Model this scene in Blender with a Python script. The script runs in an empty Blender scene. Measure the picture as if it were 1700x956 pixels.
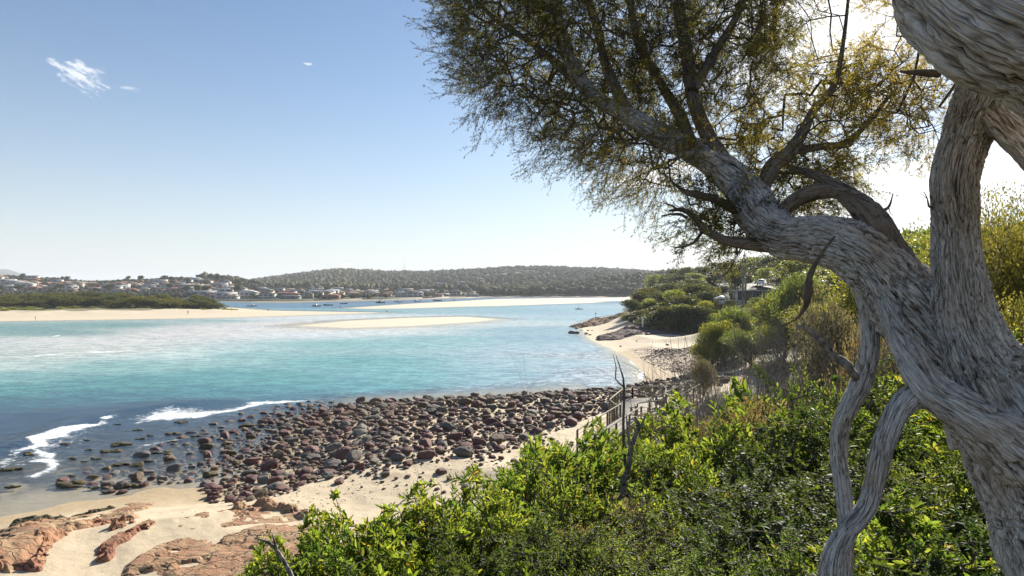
import bpy, math, random
import numpy as np
from mathutils import Vector, Matrix
RNG = np.random.default_rng(7)
random.seed(7)
S = bpy.context.scene
COL = S.collection
F = 1039.0          # focal length in photo pixels
HZ = 478.0          # horizon row
CZ = 13.0           # eye height above the water
# ------------------------------------------------------------------ camera
cam_d = bpy.data.cameras.new('camera'); cam = bpy.data.objects.new('camera', cam_d); COL.objects.link(cam)
cam.location = (0, 0, CZ); cam.rotation_euler = (math.pi/2, 0, 0)
cam_d.sensor_width = 36; cam_d.lens = F/1700*36; cam_d.clip_start = 0.05; cam_d.clip_end = 30000
S.camera = cam
# ------------------------------------------------------------------ light
SUN_AZ = math.radians(28.6)   # to the right of the view (+Y)
SUN_EL = math.radians(27)
S.view_settings.view_transform = 'Standard'; S.view_settings.look = 'None'
S.view_settings.gamma = 1; S.view_settings.exposure = 1.12
try: S.view_settings.use_curve_mapping = False
except Exception: pass
S.render.engine = 'CYCLES'
cy = S.cycles
cy.use_denoising = True
try: cy.denoiser = 'OPENIMAGEDENOISE'
except Exception: pass
cy.max_bounces = 7; cy.diffuse_bounces = 3; cy.glossy_bounces = 2; cy.transmission_bounces = 4
cy.transparent_max_bounces = 8; cy.volume_bounces = 0
cy.sample_clamp_indirect = 6; cy.caustics_reflective = False; cy.caustics_refractive = False

W = bpy.data.worlds.new('World'); S.world = W; W.use_nodes = True
nt = W.node_tree; nt.nodes.clear()
def N(nt, t, **kw):
    n = nt.nodes.new(t)
    for k, v in kw.items():
        if k.startswith('i_'):
            n.inputs[k[2:].replace('_', ' ')].default_value = v
        else: setattr(n, k, v)
    return n
def L(nt, a, b): nt.links.new(a, b)
def math_(nt, op, a, b=None, clamp=False):
    n = nt.nodes.new('ShaderNodeMath'); n.operation = op; n.use_clamp = clamp
    for i, v in enumerate((a, b)):
        if v is None: continue
        if isinstance(v, (int, float)): n.inputs[i].default_value = v
        else: nt.links.new(v, n.inputs[i])
    return n.outputs[0]
def maprange(nt, v, a, b, c=0., d=1., smooth=True):
    n = nt.nodes.new('ShaderNodeMapRange'); n.clamp = True
    if smooth: n.interpolation_type = 'SMOOTHSTEP'
    nt.links.new(v, n.inputs[0])
    for i, q in enumerate((a, b, c, d)): n.inputs[i+1].default_value = q
    return n.outputs[0]
def mixcol(nt, f, a, b, mode='MIX'):
    n = nt.nodes.new('ShaderNodeMix'); n.data_type = 'RGBA'; n.blend_type = mode
    for s, v in ((n.inputs[0], f), (n.inputs[6], a), (n.inputs[7], b)):
        if isinstance(v, (int, float)): s.default_value = v
        elif isinstance(v, (tuple, list)): s.default_value = tuple(v)+(1,) if len(v) == 3 else v
        else: nt.links.new(v, s)
    return n.outputs[2]
def noise(nt, vec, scale, detail=4, rough=.55, dist=0., dim='3D'):
    n = nt.nodes.new('ShaderNodeTexNoise'); n.noise_dimensions = dim
    n.inputs['Scale'].default_value = scale; n.inputs['Detail'].default_value = detail
    n.inputs['Roughness'].default_value = rough; n.inputs['Distortion'].default_value = dist
    if vec is not None: nt.links.new(vec, n.inputs['Vector'])
    return n.outputs[0]

sky = N(nt, 'ShaderNodeTexSky', sky_type='NISHITA', sun_disc=False, sun_elevation=SUN_EL, sun_rotation=SUN_AZ,
        altitude=0, air_density=1.0, dust_density=0.25, ozone_density=2.5)
tc = N(nt, 'ShaderNodeTexCoord')
sep = N(nt, 'ShaderNodeSeparateXYZ'); L(nt, tc.outputs['Generated'], sep.inputs[0])
yy = math_(nt, 'MAXIMUM', sep.outputs[1], 0.02)
a_ = math_(nt, 'DIVIDE', sep.outputs[0], yy); b_ = math_(nt, 'DIVIDE', sep.outputs[2], yy)
front = maprange(nt, sep.outputs[1], .05, .3)
def cloud(cx, cyy, rx, ry, rot, scale, thr, amp, seed, stretch=3.):
    """one patch of cloud round a compass bearing and height; returns its cover"""
    da = math_(nt, 'SUBTRACT', a_, cx); db = math_(nt, 'SUBTRACT', b_, cyy)
    c, s = math.cos(rot), math.sin(rot)
    u = math_(nt, 'ADD', math_(nt, 'MULTIPLY', da, c), math_(nt, 'MULTIPLY', db, s))
    v = math_(nt, 'SUBTRACT', math_(nt, 'MULTIPLY', db, c), math_(nt, 'MULTIPLY', da, s))
    uu = math_(nt, 'DIVIDE', u, rx); vv = math_(nt, 'DIVIDE', v, ry)
    d2 = math_(nt, 'ADD', math_(nt, 'MULTIPLY', uu, uu), math_(nt, 'MULTIPLY', vv, vv))
    env = math_(nt, 'SUBTRACT', 1.0, math_(nt, 'SQRT', d2))
    cmb = N(nt, 'ShaderNodeCombineXYZ'); L(nt, u, cmb.inputs[0])
    L(nt, math_(nt, 'MULTIPLY', v, stretch), cmb.inputs[1]); cmb.inputs[2].default_value = seed
    n = noise(nt, cmb.outputs[0], scale, 7, .62, .4)
    t = math_(nt, 'ADD', n, math_(nt, 'MULTIPLY', env, .38))
    m = maprange(nt, t, thr, thr+.22, 0, amp)
    m = math_(nt, 'MULTIPLY', m, maprange(nt, env, 0, .35))
    return math_(nt, 'MULTIPLY', m, front)
def dirab(px, py): return (px-850)/F, (HZ-py)/F
covers = []
for (px, py, rx, ry, rot, sc, thr, amp, sd) in (
        (132, 124, 84, 36, -.50, 34, .66, .55, 1.3), (215, 146, 36, 8, -.15, 30, .66, .3, 4.3),
        (513, 107, 14, 7, -.2, 60, .66, .45, 2.2), (1085, 292, 110, 34, 0.0, 12, .55, .95, 5.1),
        (975, 303, 22, 5, 0, 40, .66, .6, 3.3), (575, 441, 14, 5, .1, 60, .6, .7, 8.8),
        (1500, 330, 260, 130, .05, 8, .56, .95, 9.1), (1660, 270, 180, 60, .1, 9, .52, .9, 6.4),
        (1400, 40, 260, 200, 0, 5, .5, .8, 7.7), (1180, 425, 160, 28, 0, 12, .56, .7, 3.9)):
    cx, cyy = dirab(px, py)
    covers.append(cloud(cx, cyy, rx/F, ry/F, rot, sc, thr, amp, sd))
cov = covers[0]
for c in covers[1:]: cov = math_(nt, 'MAXIMUM', cov, c)
hs = N(nt, 'ShaderNodeHueSaturation'); hs.inputs['Saturation'].default_value = 1.1; hs.inputs['Value'].default_value = 1.0
L(nt, sky.outputs[0], hs.inputs['Color'])
hz_ = math_(nt, 'POWER', 2.718, math_(nt, 'MULTIPLY', math_(nt, 'MAXIMUM', sep.outputs[2], 0.), -7.0))
skc = mixcol(nt, math_(nt, 'MULTIPLY', hz_, .90), hs.outputs[0], (6.6, 6.8, 7.1))
cl = mixcol(nt, cov, skc, (11.5, 11.4, 11.2))
bg = N(nt, 'ShaderNodeBackground'); bg.inputs['Strength'].default_value = 0.058
L(nt, cl, bg.inputs[0])
wo = N(nt, 'ShaderNodeOutputWorld'); L(nt, bg.outputs[0], wo.inputs[0])

sl = bpy.data.lights.new('sun', 'SUN'); sl.energy = 5.0; sl.angle = math.radians(.53); sl.color = (1, .93, .80)
so = bpy.data.objects.new('sun', sl); COL.objects.link(so)
sd = Vector((math.sin(SUN_AZ)*math.cos(SUN_EL), math.cos(SUN_AZ)*math.cos(SUN_EL), math.sin(SUN_EL)))
so.rotation_euler = sd.to_track_quat('Z', 'Y').to_euler(); so.location = (0, 0, 60)

# ------------------------------------------------------------------ helpers
def P(px, py, d): return np.array([(px-850)/F*d, d, CZ-(py-HZ)/F*d])
def G(px, py, z=0.):
    d = (CZ-z)*F/(py-HZ); return np.array([(px-850)/F*d, d])
def sstep(t): t = np.clip(t, 0, 1); return t*t*(3-2*t)
def hash3(ix, iy, iz):
    h = (ix.astype(np.int64)*374761393 + iy.astype(np.int64)*668265263 + iz.astype(np.int64)*2147483647) & 0xffffffff
    h = (h ^ (h >> 13))*1274126177 & 0xffffffff
    return ((h ^ (h >> 16)) & 0xffffff)/float(0xffffff)
def vnoise(p):
    p = np.asarray(p, float); i = np.floor(p).astype(np.int64); f = p-i; f = f*f*(3-2*f)
    out = 0
    for dx in (0, 1):
        for dy in (0, 1):
            for dz in (0, 1):
                w = (f[..., 0] if dx else 1-f[..., 0])*(f[..., 1] if dy else 1-f[..., 1])*(f[..., 2] if dz else 1-f[..., 2])
                out = out + w*hash3(i[..., 0]+dx, i[..., 1]+dy, i[..., 2]+dz)
    return out*2-1
def fbm(p, o=4, g=.5):
    s = 0; a = 1; t = 0; p = np.asarray(p, float)
    for k in range(o):
        s = s+a*vnoise(p+k*17.3); t += a; a *= g; p = p*2.03
    return s/t
def xy3(x, y, z=0.): return np.stack([x, y, np.zeros_like(x)+z], -1)
def mk(name, V, quads=None, tris=None, mat=None, parent=None, smooth=False, attrs=None, link=True):
    me = bpy.data.meshes.new(name)
    V = np.asarray(V, np.float32).reshape(-1, 3)
    lo = []; tot = []
    if quads is not None and len(quads): q = np.asarray(quads, np.int32).reshape(-1, 4); lo.append(q.ravel()); tot.append(np.full(len(q), 4, np.int32))
    if tris is not None and len(tris): t = np.asarray(tris, np.int32).reshape(-1, 3); lo.append(t.ravel()); tot.append(np.full(len(t), 3, np.int32))
    lo = np.concatenate(lo); tot = np.concatenate(tot)
    me.vertices.add(len(V)); me.vertices.foreach_set('co', V.ravel())
    me.loops.add(len(lo)); me.loops.foreach_set('vertex_index', lo)
    st = np.concatenate([[0], np.cumsum(tot)[:-1]]).astype(np.int32)
    me.polygons.add(len(tot)); me.polygons.foreach_set('loop_start', st); me.polygons.foreach_set('loop_total', tot)
    if smooth: me.polygons.foreach_set('use_smooth', np.ones(len(tot), bool))
    for k, v in (attrs or {}).items():
        v = np.asarray(v, np.float32)
        if v.ndim == 1: a = me.attributes.new(k, 'FLOAT', 'POINT'); a.data.foreach_set('value', v)
        elif v.shape[1] == 3: a = me.attributes.new(k, 'FLOAT_VECTOR', 'POINT'); a.data.foreach_set('vector', v.ravel())
        else: a = me.attributes.new(k, 'FLOAT_COLOR', 'POINT'); a.data.foreach_set('color', v.ravel())
    me.update(calc_edges=True); me.validate(clean_customdata=False) if False else None
    if mat: me.materials.append(mat)
    o = bpy.data.objects.new(name, me)
    if link: COL.objects.link(o)
    if parent: o.parent = parent
    return o
def tag(o, label=None, cat=None, group=None, kind=None):
    if label: o['label'] = label
    if cat: o['category'] = cat
    if group: o['group'] = group
    if kind: o['kind'] = kind
    return o
def empty(name, loc=(0, 0, 0), rz=0., label=None, cat=None, group=None):
    o = bpy.data.objects.new(name, None); COL.objects.link(o); o.location = loc; o.rotation_euler = (0, 0, rz)
    o.empty_display_size = .2
    return tag(o, label, cat, group)
def copy_tree(o, loc=None, rz=None, sc=None, label=None, group=None, parent=None):
    c = o.copy(); COL.objects.link(c)
    if parent is not None: c.parent = parent
    for ch in list(o.children): copy_tree(ch, parent=c)
    if loc is not None: c.location = loc
    if rz is not None: c.rotation_euler = (c.rotation_euler[0], c.rotation_euler[1], rz)
    if sc is not None: c.scale = sc if hasattr(sc, '__len__') else (sc, sc, sc)
    if label: c['label'] = label
    if group: c['group'] = group
    return c
class Once:
    """hands out the prototype itself first and copies afterwards"""
    def __init__(s, o): s.o = o; s.used = False
    def __call__(s, **kw):
        if s.used: return copy_tree(s.o, **kw)
        s.used = True; o = s.o
        if kw.get('loc') is not None: o.location = kw['loc']
        if kw.get('rz') is not None: o.rotation_euler = (0, 0, kw['rz'])
        sc = kw.get('sc')
        if sc is not None: o.scale = sc if hasattr(sc, '__len__') else (sc, sc, sc)
        if kw.get('label'): o['label'] = kw['label']
        if kw.get('group'): o['group'] = kw['group']
        return o
def inpoly(x, y, poly):
    poly = np.asarray(poly); n = len(poly); ins = np.zeros(x.shape, bool); j = n-1
    for i in range(n):
        xi, yi = poly[i]; xj, yj = poly[j]
        c = ((yi > y) != (yj > y)) & (x < (xj-xi)*(y-yi)/((yj-yi) if yj != yi else 1e-9)+xi)
        ins ^= c; j = i
    return ins
def sdf(x, y, poly):
    poly = np.asarray(poly, float); d = np.full(x.shape, 1e18); j = len(poly)-1
    for i in range(len(poly)):
        ax, ay = poly[j]; bx, by = poly[i]; ex, ey = bx-ax, by-ay
        t = np.clip(((x-ax)*ex+(y-ay)*ey)/(ex*ex+ey*ey+1e-12), 0, 1)
        d = np.minimum(d, (x-ax-t*ex)**2+(y-ay-t*ey)**2); j = i
    d = np.sqrt(d); return np.where(inpoly(x, y, poly), d, -d)
def srgb(r, g, b):
    f = lambda c: (c/255/12.92) if c/255 <= .04045 else ((c/255+.055)/1.055)**2.4
    return (f(r), f(g), f(b))

def box(c, s, rz=0.):
    """8 verts + 6 quads of a box centred on c with size s"""
    q = np.array([[x, y, z] for z in (-.5, .5) for x, y in ((-.5, -.5), (.5, -.5), (.5, .5), (-.5, .5))])*np.array(s)
    cc, ss = math.cos(rz), math.sin(rz)
    q = np.stack([q[:, 0]*cc-q[:, 1]*ss, q[:, 0]*ss+q[:, 1]*cc, q[:, 2]], 1)+np.array(c)
    f = np.array([[0, 3, 2, 1], [4, 5, 6, 7], [0, 1, 5, 4], [1, 2, 6, 5], [2, 3, 7, 6], [3, 0, 4, 7]])
    return q, f
class MB:
    def __init__(s): s.v = []; s.q = []; s.t = []; s.n = 0
    def add(s, v, q=None, t=None):
        v = np.asarray(v, float).reshape(-1, 3)
        if q is not None and len(q): s.q.append(np.asarray(q)+s.n)
        if t is not None and len(t): s.t.append(np.asarray(t)+s.n)
        s.v.append(v); s.n += len(v); return s
    def box(s, c, sz, rz=0.): v, f = box(c, sz, rz); return s.add(v, f)
    def beam(s, a, b, w, h=None, up=(0, 0, 1)):
        h = h or w; a = np.array(a, float); b = np.array(b, float); d = b-a; d /= np.linalg.norm(d)
        sde = np.cross(d, up); nn = np.linalg.norm(sde); sde = sde/nn if nn > 1e-6 else np.array([1., 0, 0]); u = np.cross(sde, d)
        v = [p+sde*sx*w/2+u*sy*h/2 for p in (a, b) for sx, sy in ((-1, -1), (1, -1), (1, 1), (-1, 1))]
        return s.add(v, [[0, 1, 2, 3], [4, 7, 6, 5], [0, 4, 5, 1], [1, 5, 6, 2], [2, 6, 7, 3], [3, 7, 4, 0]])
    def tube(s, pts, rad, n=10, cap=True):
        v, q = tube(pts, rad, n); k = len(v); t = []
        if cap:
            v = np.concatenate([v, [pts[0]], [pts[-1]]]); m = len(pts)
            t = [[k, (j+1) % n, j] for j in range(n)]+[[k+1, (m-1)*n+j, (m-1)*n+(j+1) % n] for j in range(n)]
        return s.add(v, q, t)
    def build(s, name, mat, parent=None, smooth=False):
        return mk(name, np.concatenate(s.v), np.concatenate(s.q) if s.q else None, np.concatenate(s.t) if s.t else None, mat, parent, smooth)
def frames(pts):
    pts = np.asarray(pts, float); T = np.gradient(pts, axis=0); T /= np.linalg.norm(T, axis=1)[:, None]+1e-12
    u = np.cross(T[0], [0, 1, .3]); u /= np.linalg.norm(u); U = [u]
    for k in range(1, len(pts)):
        u = U[-1]-T[k]*np.dot(U[-1], T[k]); U.append(u/np.linalg.norm(u))
    U = np.array(U); return T, U, np.cross(T, U)
def tube(pts, rad, n=10):
    pts = np.asarray(pts, float); T, U, B = frames(pts); rad = np.broadcast_to(rad, (len(pts),))
    th = np.arange(n)*2*math.pi/n
    v = pts[:, None]+rad[:, None, None]*(U[:, None]*np.cos(th)[None, :, None]+B[:, None]*np.sin(th)[None, :, None])
    i = np.arange(len(pts)-1)[:, None]*n; j = np.arange(n)[None]; j2 = (j+1) % n
    q = np.stack([i+j, i+j2, i+n+j2, i+n+j], -1).reshape(-1, 4)
    return v.reshape(-1, 3), q
def spline(pts, step):
    """Catmull-Rom through rows [x,y,z,r] resampled about every step"""
    p = np.asarray(pts, float); p = np.vstack([2*p[0]-p[1], p, 2*p[-1]-p[-2]]); out = []
    for k in range(1, len(p)-2):
        a, b, c, d = p[k-1:k+3]; n = max(2, int(np.linalg.norm((c-b)[:3])/step)); t = np.arange(n)[:, None]/n
        out.append(.5*((2*b)+(-a+c)*t+(2*a-5*b+4*c-d)*t*t+(-a+3*b-3*c+d)*t**3))
    out.append(p[-2][None]); o = np.vstack(out); o[:, 3] = np.maximum(o[:, 3], 1e-4); return o
def segs(P0, P1, R0, R1, n=3):
    """many thin tapered prisms at once"""
    P0 = np.asarray(P0); P1 = np.asarray(P1); D = P1-P0; Ln = np.linalg.norm(D, axis=1)[:, None]+1e-9; D = D/Ln
    ref = np.where(np.abs(D[:, 2:3]) > .9, np.array([[1., 0, 0]]), np.array([[0, 0, 1.]]))
    U = np.cross(D, ref); U /= np.linalg.norm(U, axis=1)[:, None]; B = np.cross(D, U)
    th = np.arange(n)*2*math.pi/n; ring = U[:, None]*np.cos(th)[None, :, None]+B[:, None]*np.sin(th)[None, :, None]
    R0 = np.broadcast_to(R0, (len(P0),)); R1 = np.broadcast_to(R1, (len(P0),))
    v = np.concatenate([P0[:, None]+ring*R0[:, None, None], P1[:, None]+ring*R1[:, None, None]], 1)
    j = np.arange(n); f = np.stack([j, (j+1) % n, n+(j+1) % n, n+j], -1)
    q = (np.arange(len(P0))*2*n)[:, None, None]+f[None]
    return v.reshape(-1, 3), q.reshape(-1, 4)
def unit(v): return v/(np.linalg.norm(v, axis=-1, keepdims=True)+1e-12)
def leafmesh(Pt, D, Nn, Ln, Wd, simple=False):
    """folded leaf blades; returns verts, quads, tris"""
    Pt, D, Nn = (np.asarray(a, float) for a in (Pt, D, Nn)); D = unit(D); Sd = unit(np.cross(D, Nn)); Nn = np.cross(Sd, D)
    Ln = np.broadcast_to(Ln, (len(Pt),))[:, None]; Wd = np.broadcast_to(Wd, (len(Pt),))[:, None]
    if simple:
        v = np.stack([Pt, Pt+D*Ln*.5+Sd*Wd*.5+Nn*Wd*.12, Pt+D*Ln, Pt+D*Ln*.5-Sd*Wd*.5+Nn*Wd*.12], 1)
        b = np.arange(len(Pt))[:, None]*4
        return v.reshape(-1, 3), None, np.concatenate([b+[[0, 1, 2]], b+[[0, 2, 3]]])
    v = np.stack([Pt, Pt+D*Ln*.33+Sd*Wd*.45+Nn*Wd*.16, Pt+D*Ln*.72+Sd*Wd*.42+Nn*(Wd*.12-Ln*.03), Pt+D*Ln-Nn*Ln*.10,
                  Pt+D*Ln*.72-Sd*Wd*.42+Nn*(Wd*.12-Ln*.03), Pt+D*Ln*.33-Sd*Wd*.45+Nn*Wd*.16], 1)
    b = np.arange(len(Pt))[:, None]*6
    return v.reshape(-1, 3), np.concatenate([b+[[0, 1, 2, 3]], b+[[0, 3, 4, 5]]]), None

# ------------------------------------------------------------------ materials
def mat(name):
    m = bpy.data.materials.new(name); m.use_nodes = True; m.node_tree.nodes.clear()
    o = m.node_tree.nodes.new('ShaderNodeOutputMaterial'); return m, m.node_tree, o
def islandrand(nt):
    g = N(nt, 'ShaderNodeNewGeometry'); oi = N(nt, 'ShaderNodeObjectInfo')
    return math_(nt, 'FRACT', math_(nt, 'ADD', g.outputs['Random Per Island'], oi.outputs['Random']))
def ramp(nt, f, cols):
    r = nt.nodes.new('ShaderNodeValToRGB'); e = r.color_ramp.elements
    while len(e) < len(cols): e.new(.5)
    for k, (p, c) in enumerate(cols): e[k].position = p; e[k].color = tuple(c)+(1,)
    nt.links.new(f, r.inputs[0]); return r.outputs[0]
def leaf_mat(name, cols, tcols, trans=.45, gloss=.35, rough=.38):
    m, nt, o = mat(name); f = islandrand(nt)
    c = ramp(nt, f, cols); t = ramp(nt, f, tcols)
    oi = N(nt, 'ShaderNodeObjectInfo'); k = mixcol(nt, oi.outputs['Random'], (.80, .86, .95), (1.25, 1.10, .85))
    c = mixcol(nt, 1., c, k, 'MULTIPLY'); t = mixcol(nt, 1., t, k, 'MULTIPLY')
    p = N(nt, 'ShaderNodeBsdfPrincipled'); L(nt, c, p.inputs['Base Color']); p.inputs['Roughness'].default_value = rough
    p.inputs['Specular IOR Level'].default_value = gloss
    tr = N(nt, 'ShaderNodeBsdfTranslucent'); L(nt, t, tr.inputs[0])
    mx = N(nt, 'ShaderNodeMixShader'); mx.inputs[0].default_value = trans
    L(nt, p.outputs[0], mx.inputs[1]); L(nt, tr.outputs[0], mx.inputs[2]); L(nt, mx.outputs[0], o.inputs[0]); return m
def plain(name, col, rough=.6, metal=0., var=.25, scale=3., bump=.0, spec=.5):
    m, nt, o = mat(name); p = N(nt, 'ShaderNodeBsdfPrincipled'); t = N(nt, 'ShaderNodeTexCoord')
    n = noise(nt, t.outputs['Object'], scale, 5)
    c = mixcol(nt, maprange(nt, n, .3, .7), tuple(x*(1-var) for x in col), tuple(min(1, x*(1+var*.6)) for x in col))
    L(nt, c, p.inputs['Base Color']); p.inputs['Roughness'].default_value = rough; p.inputs['Metallic'].default_value = metal
    p.inputs['Specular IOR Level'].default_value = spec
    if bump:
        b = N(nt, 'ShaderNodeBump'); b.inputs['Strength'].default_value = bump; b.inputs['Distance'].default_value = .02
        L(nt, n, b.inputs['Height']); L(nt, b.outputs[0], p.inputs['Normal'])
    L(nt, p.outputs[0], o.inputs[0]); return m
M = {}
M['leaf_near'] = leaf_mat('broad_leaf', [(0, (.035, .075, .015)), (.5, (.06, .11, .022)), (.9, (.10, .15, .03)), (1, (.16, .13, .03))],
                          [(0, (.14, .24, .025)), (.6, (.30, .41, .045)), (.95, (.50, .55, .06)), (1, (.60, .36, .06))], .50, .14, .5)
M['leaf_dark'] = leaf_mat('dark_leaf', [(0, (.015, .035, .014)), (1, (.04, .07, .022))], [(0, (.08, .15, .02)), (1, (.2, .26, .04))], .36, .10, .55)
M['tea_leaf'] = leaf_mat('tea_tree_leaf', [(0, (.050, .034, .018)), (.6, (.062, .048, .020)), (1, (.05, .06, .02))],
                         [(0, (.26, .18, .045)), (.6, (.38, .32, .055)), (1, (.36, .44, .06))], .45, .2, .5)
M['tea_leaf_gold'] = leaf_mat('gold_tea_leaf', [(0, (.10, .085, .02)), (1, (.15, .14, .03))], [(0, (.40, .32, .05)), (1, (.6, .52, .08))], .5, .2, .5)
M['olive_leaf'] = leaf_mat('olive_needle_leaf', [(0, (.06, .055, .02)), (.6, (.085, .085, .025)), (1, (.12, .10, .04))], [(0, (.22, .20, .04)), (1, (.44, .40, .06))], .42, .15, .5)
M['bush_leaf'] = leaf_mat('coast_bush_leaf', [(0, (.03, .045, .015)), (.6, (.06, .085, .02)), (1, (.10, .12, .03))],
                          [(0, (.14, .20, .03)), (.7, (.38, .42, .06)), (1, (.52, .50, .08))], .45, .25, .5)
M['bush_dark'] = leaf_mat('dark_bush_leaf', [(0, (.022, .03, .014)), (1, (.05, .062, .022))], [(0, (.08, .10, .02)), (1, (.22, .23, .05))], .35, .25, .5)
M['bush_brown'] = leaf_mat('brown_twiggy_leaf', [(0, (.09, .075, .045)), (1, (.14, .12, .06))], [(0, (.2, .16, .08)), (1, (.36, .3, .12))], .35, .2, .6)
M['far_leaf'] = leaf_mat('far_leaf', [(0, (.03, .038, .016)), (1, (.075, .082, .032))], [(0, (.08, .09, .03)), (1, (.2, .2, .06))], .25, .2, .6)
M['twig'] = plain('twig_bark', (.13, .10, .075), .9, var=.4, scale=20)
M['dead'] = plain('dead_wood', (.27, .23, .19), .9, var=.75, scale=38, bump=1.)
# ------------------------------------------------------------------ the lie of the land
def gl(*pts): return [tuple(G(*p)) for p in pts]
SHORE_NEAR = gl((0, 858), (120, 836), (250, 818), (330, 812), (400, 792), (440, 752), (470, 715), (520, 692), (620, 672), (750, 664), (900, 655),
                (1000, 650), (1055, 644), (1068, 637), (1071, 626), (1062, 612), (1040, 594), (1012, 578), (985, 566), (975, 558), (968, 548), (962, 541), (975, 533), (1000, 527), (1035, 521))
LAND_A = [(-70, -80), (-55, 0), (-36, 22)] + SHORE_NEAR + [(70, 370), (150, 520), (260, 640), (2500, 900), (2500, -2500), (-70, -2500)]
SPIT = gl((-700, 536), (0, 533), (200, 530), (330, 528), (430, 525.5), (520, 522.5), (640, 518.6), (560, 517.6), (445, 515.5), (385, 511), (300, 505), (100, 503), (-700, 503))
BAR_MID = gl((489, 541), (577, 532.5), (678, 527.5), (767, 525.5), (827, 530), (779, 535), (678, 541.5), (577, 544.5))
BAR_FAR = gl((575, 511.5), (640, 507), (700, 503), (760, 500), (830, 496), (1045, 493.5), (1090, 498), (1000, 500), (980, 502.5), (900, 505), (830, 507.5), (760, 509), (680, 511.6), (620, 512.5))
FAR = gl((-900, 500), (350, 500), (420, 502), (470, 502.5), (520, 501.5), (600, 499.5), (700, 497), (745, 495.5), (775, 494.6), (800, 493.2), (1010, 493), (1080, 493), (1300, 492)) + [(9000, 2000), (9000, 12000), (-12000, 12000), (-12000, 700)]
CTRL = np.array([(0, 0, 11.3), (3, 0, 11.4), (0, -10, 12), (10, -10, 13), (-6, 0, 10.3), (-12, -5, 9), (-10, 5, 7.5), (-16, 8, 4.2), (-15, 16, 2.0), (-12, 22, 1.5), (0, 3, 10.9), (2, 4, 10.8), (0, 6, 9.6),
    (-3, 6, 9.0), (-3, 10, 6.6), (0, 14, 5.2), (0, 20, 3), (0, 27, 1.9), (-5, 33, 1.2), (5, 12, 7.6), (8, 20, 5.2), (8, 30, 3.0), (5.5, 40, 2.2), (3, 45, 1.2), (10, 50, 1.0), (13, 60, 1.0), (14, 40, 3.6), (16, 30, 6), (10, 10, 10.2),
    (18, 15, 11.5), (12, 5, 11.7), (20, 5, 13), (25, 40, 8.5), (20, 50, 4.5), (17, 60, 2.0), (25, 68, 2.5), (35, 60, 8), (30, 98, 1.5), (34, 105, 1.7), (38, 92, 3.5), (45, 110, 7), (50, 140, 4.5), (41, 148, 1.4), (50, 168, 1.3), (45, 160, 1.1), (56, 184, 1.8), (47, 178, 1.4), (55, 172, 2.0), (58, 165, 9.3),
    (66, 172, 10.5), (74, 185, 13.9), (70, 140, 12), (60, 100, 13), (45, 60, 13), (40, 30, 16), (30, 10, 15), (33, 42, 15), (107, 350, 15.6), (86, 245, 14.6), (100, 300, 15.2), (58, 200, 4), (52, 180, 2.5), (66, 240, 8), (60, 290, 4), (85, 300, 12),
    (130, 330, 20), (150, 350, 22), (120, 200, 22), (100, 120, 22), (150, 600, 10), (240, 620, 9), (400, 700, 28), (300, 300, 35), (200, 0, 30), (1500, 400, 60), (110, 450, 12), (32, 125, 1.0), (25, 92, 1.0)], float)
PX_KN = np.array([-2000, -300, 0, 50, 100, 150, 200, 250, 290, 330, 370, 400, 425, 450, 500, 560, 600, 2000.])
R1 = np.array([446, 446, 453, 455, 458.5, 463, 460.5, 459.5, 456.5, 457.5, 459, 463, 468, 475, 482, 486, 488, 488.])
PX2 = np.array([-2000, 350, 380, 420, 450, 500, 560, 600, 640, 700, 760, 800, 850, 900, 950, 1000, 1040, 1080, 1150, 1300, 3000.])
R2 = np.array([484, 480, 472, 464.5, 459.5, 453.5, 447, 448.5, 450.5, 451, 448.5, 446.5, 443.5, 442.5, 444.5, 445.5, 447.5, 450.5, 450, 448, 450.])
PX3 = np.array([-2000, 780, 830, 870, 950, 1000, 1050, 1100, 1170, 1300, 3000.])
R3 = np.array([495, 493, 486, 476, 466, 459, 453, 449, 446, 446, 446.])
PX4 = np.array([-2000, -100, 0, 12, 30, 50, 80, 3000.]); R4 = np.array([430, 440, 446.5, 446.5, 452, 460, 474, 480.])
def ridge(px, y, kn, rows, d0, dc, th):
    zc = CZ+(HZ-np.interp(px, kn, rows))/F*dc-th
    zc = np.maximum(zc, -5)
    return np.where(y < dc, zc*sstep((y-d0)/(dc-d0))**.8, zc*(1-.6*sstep((y-dc)/(dc*.8))))
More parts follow.
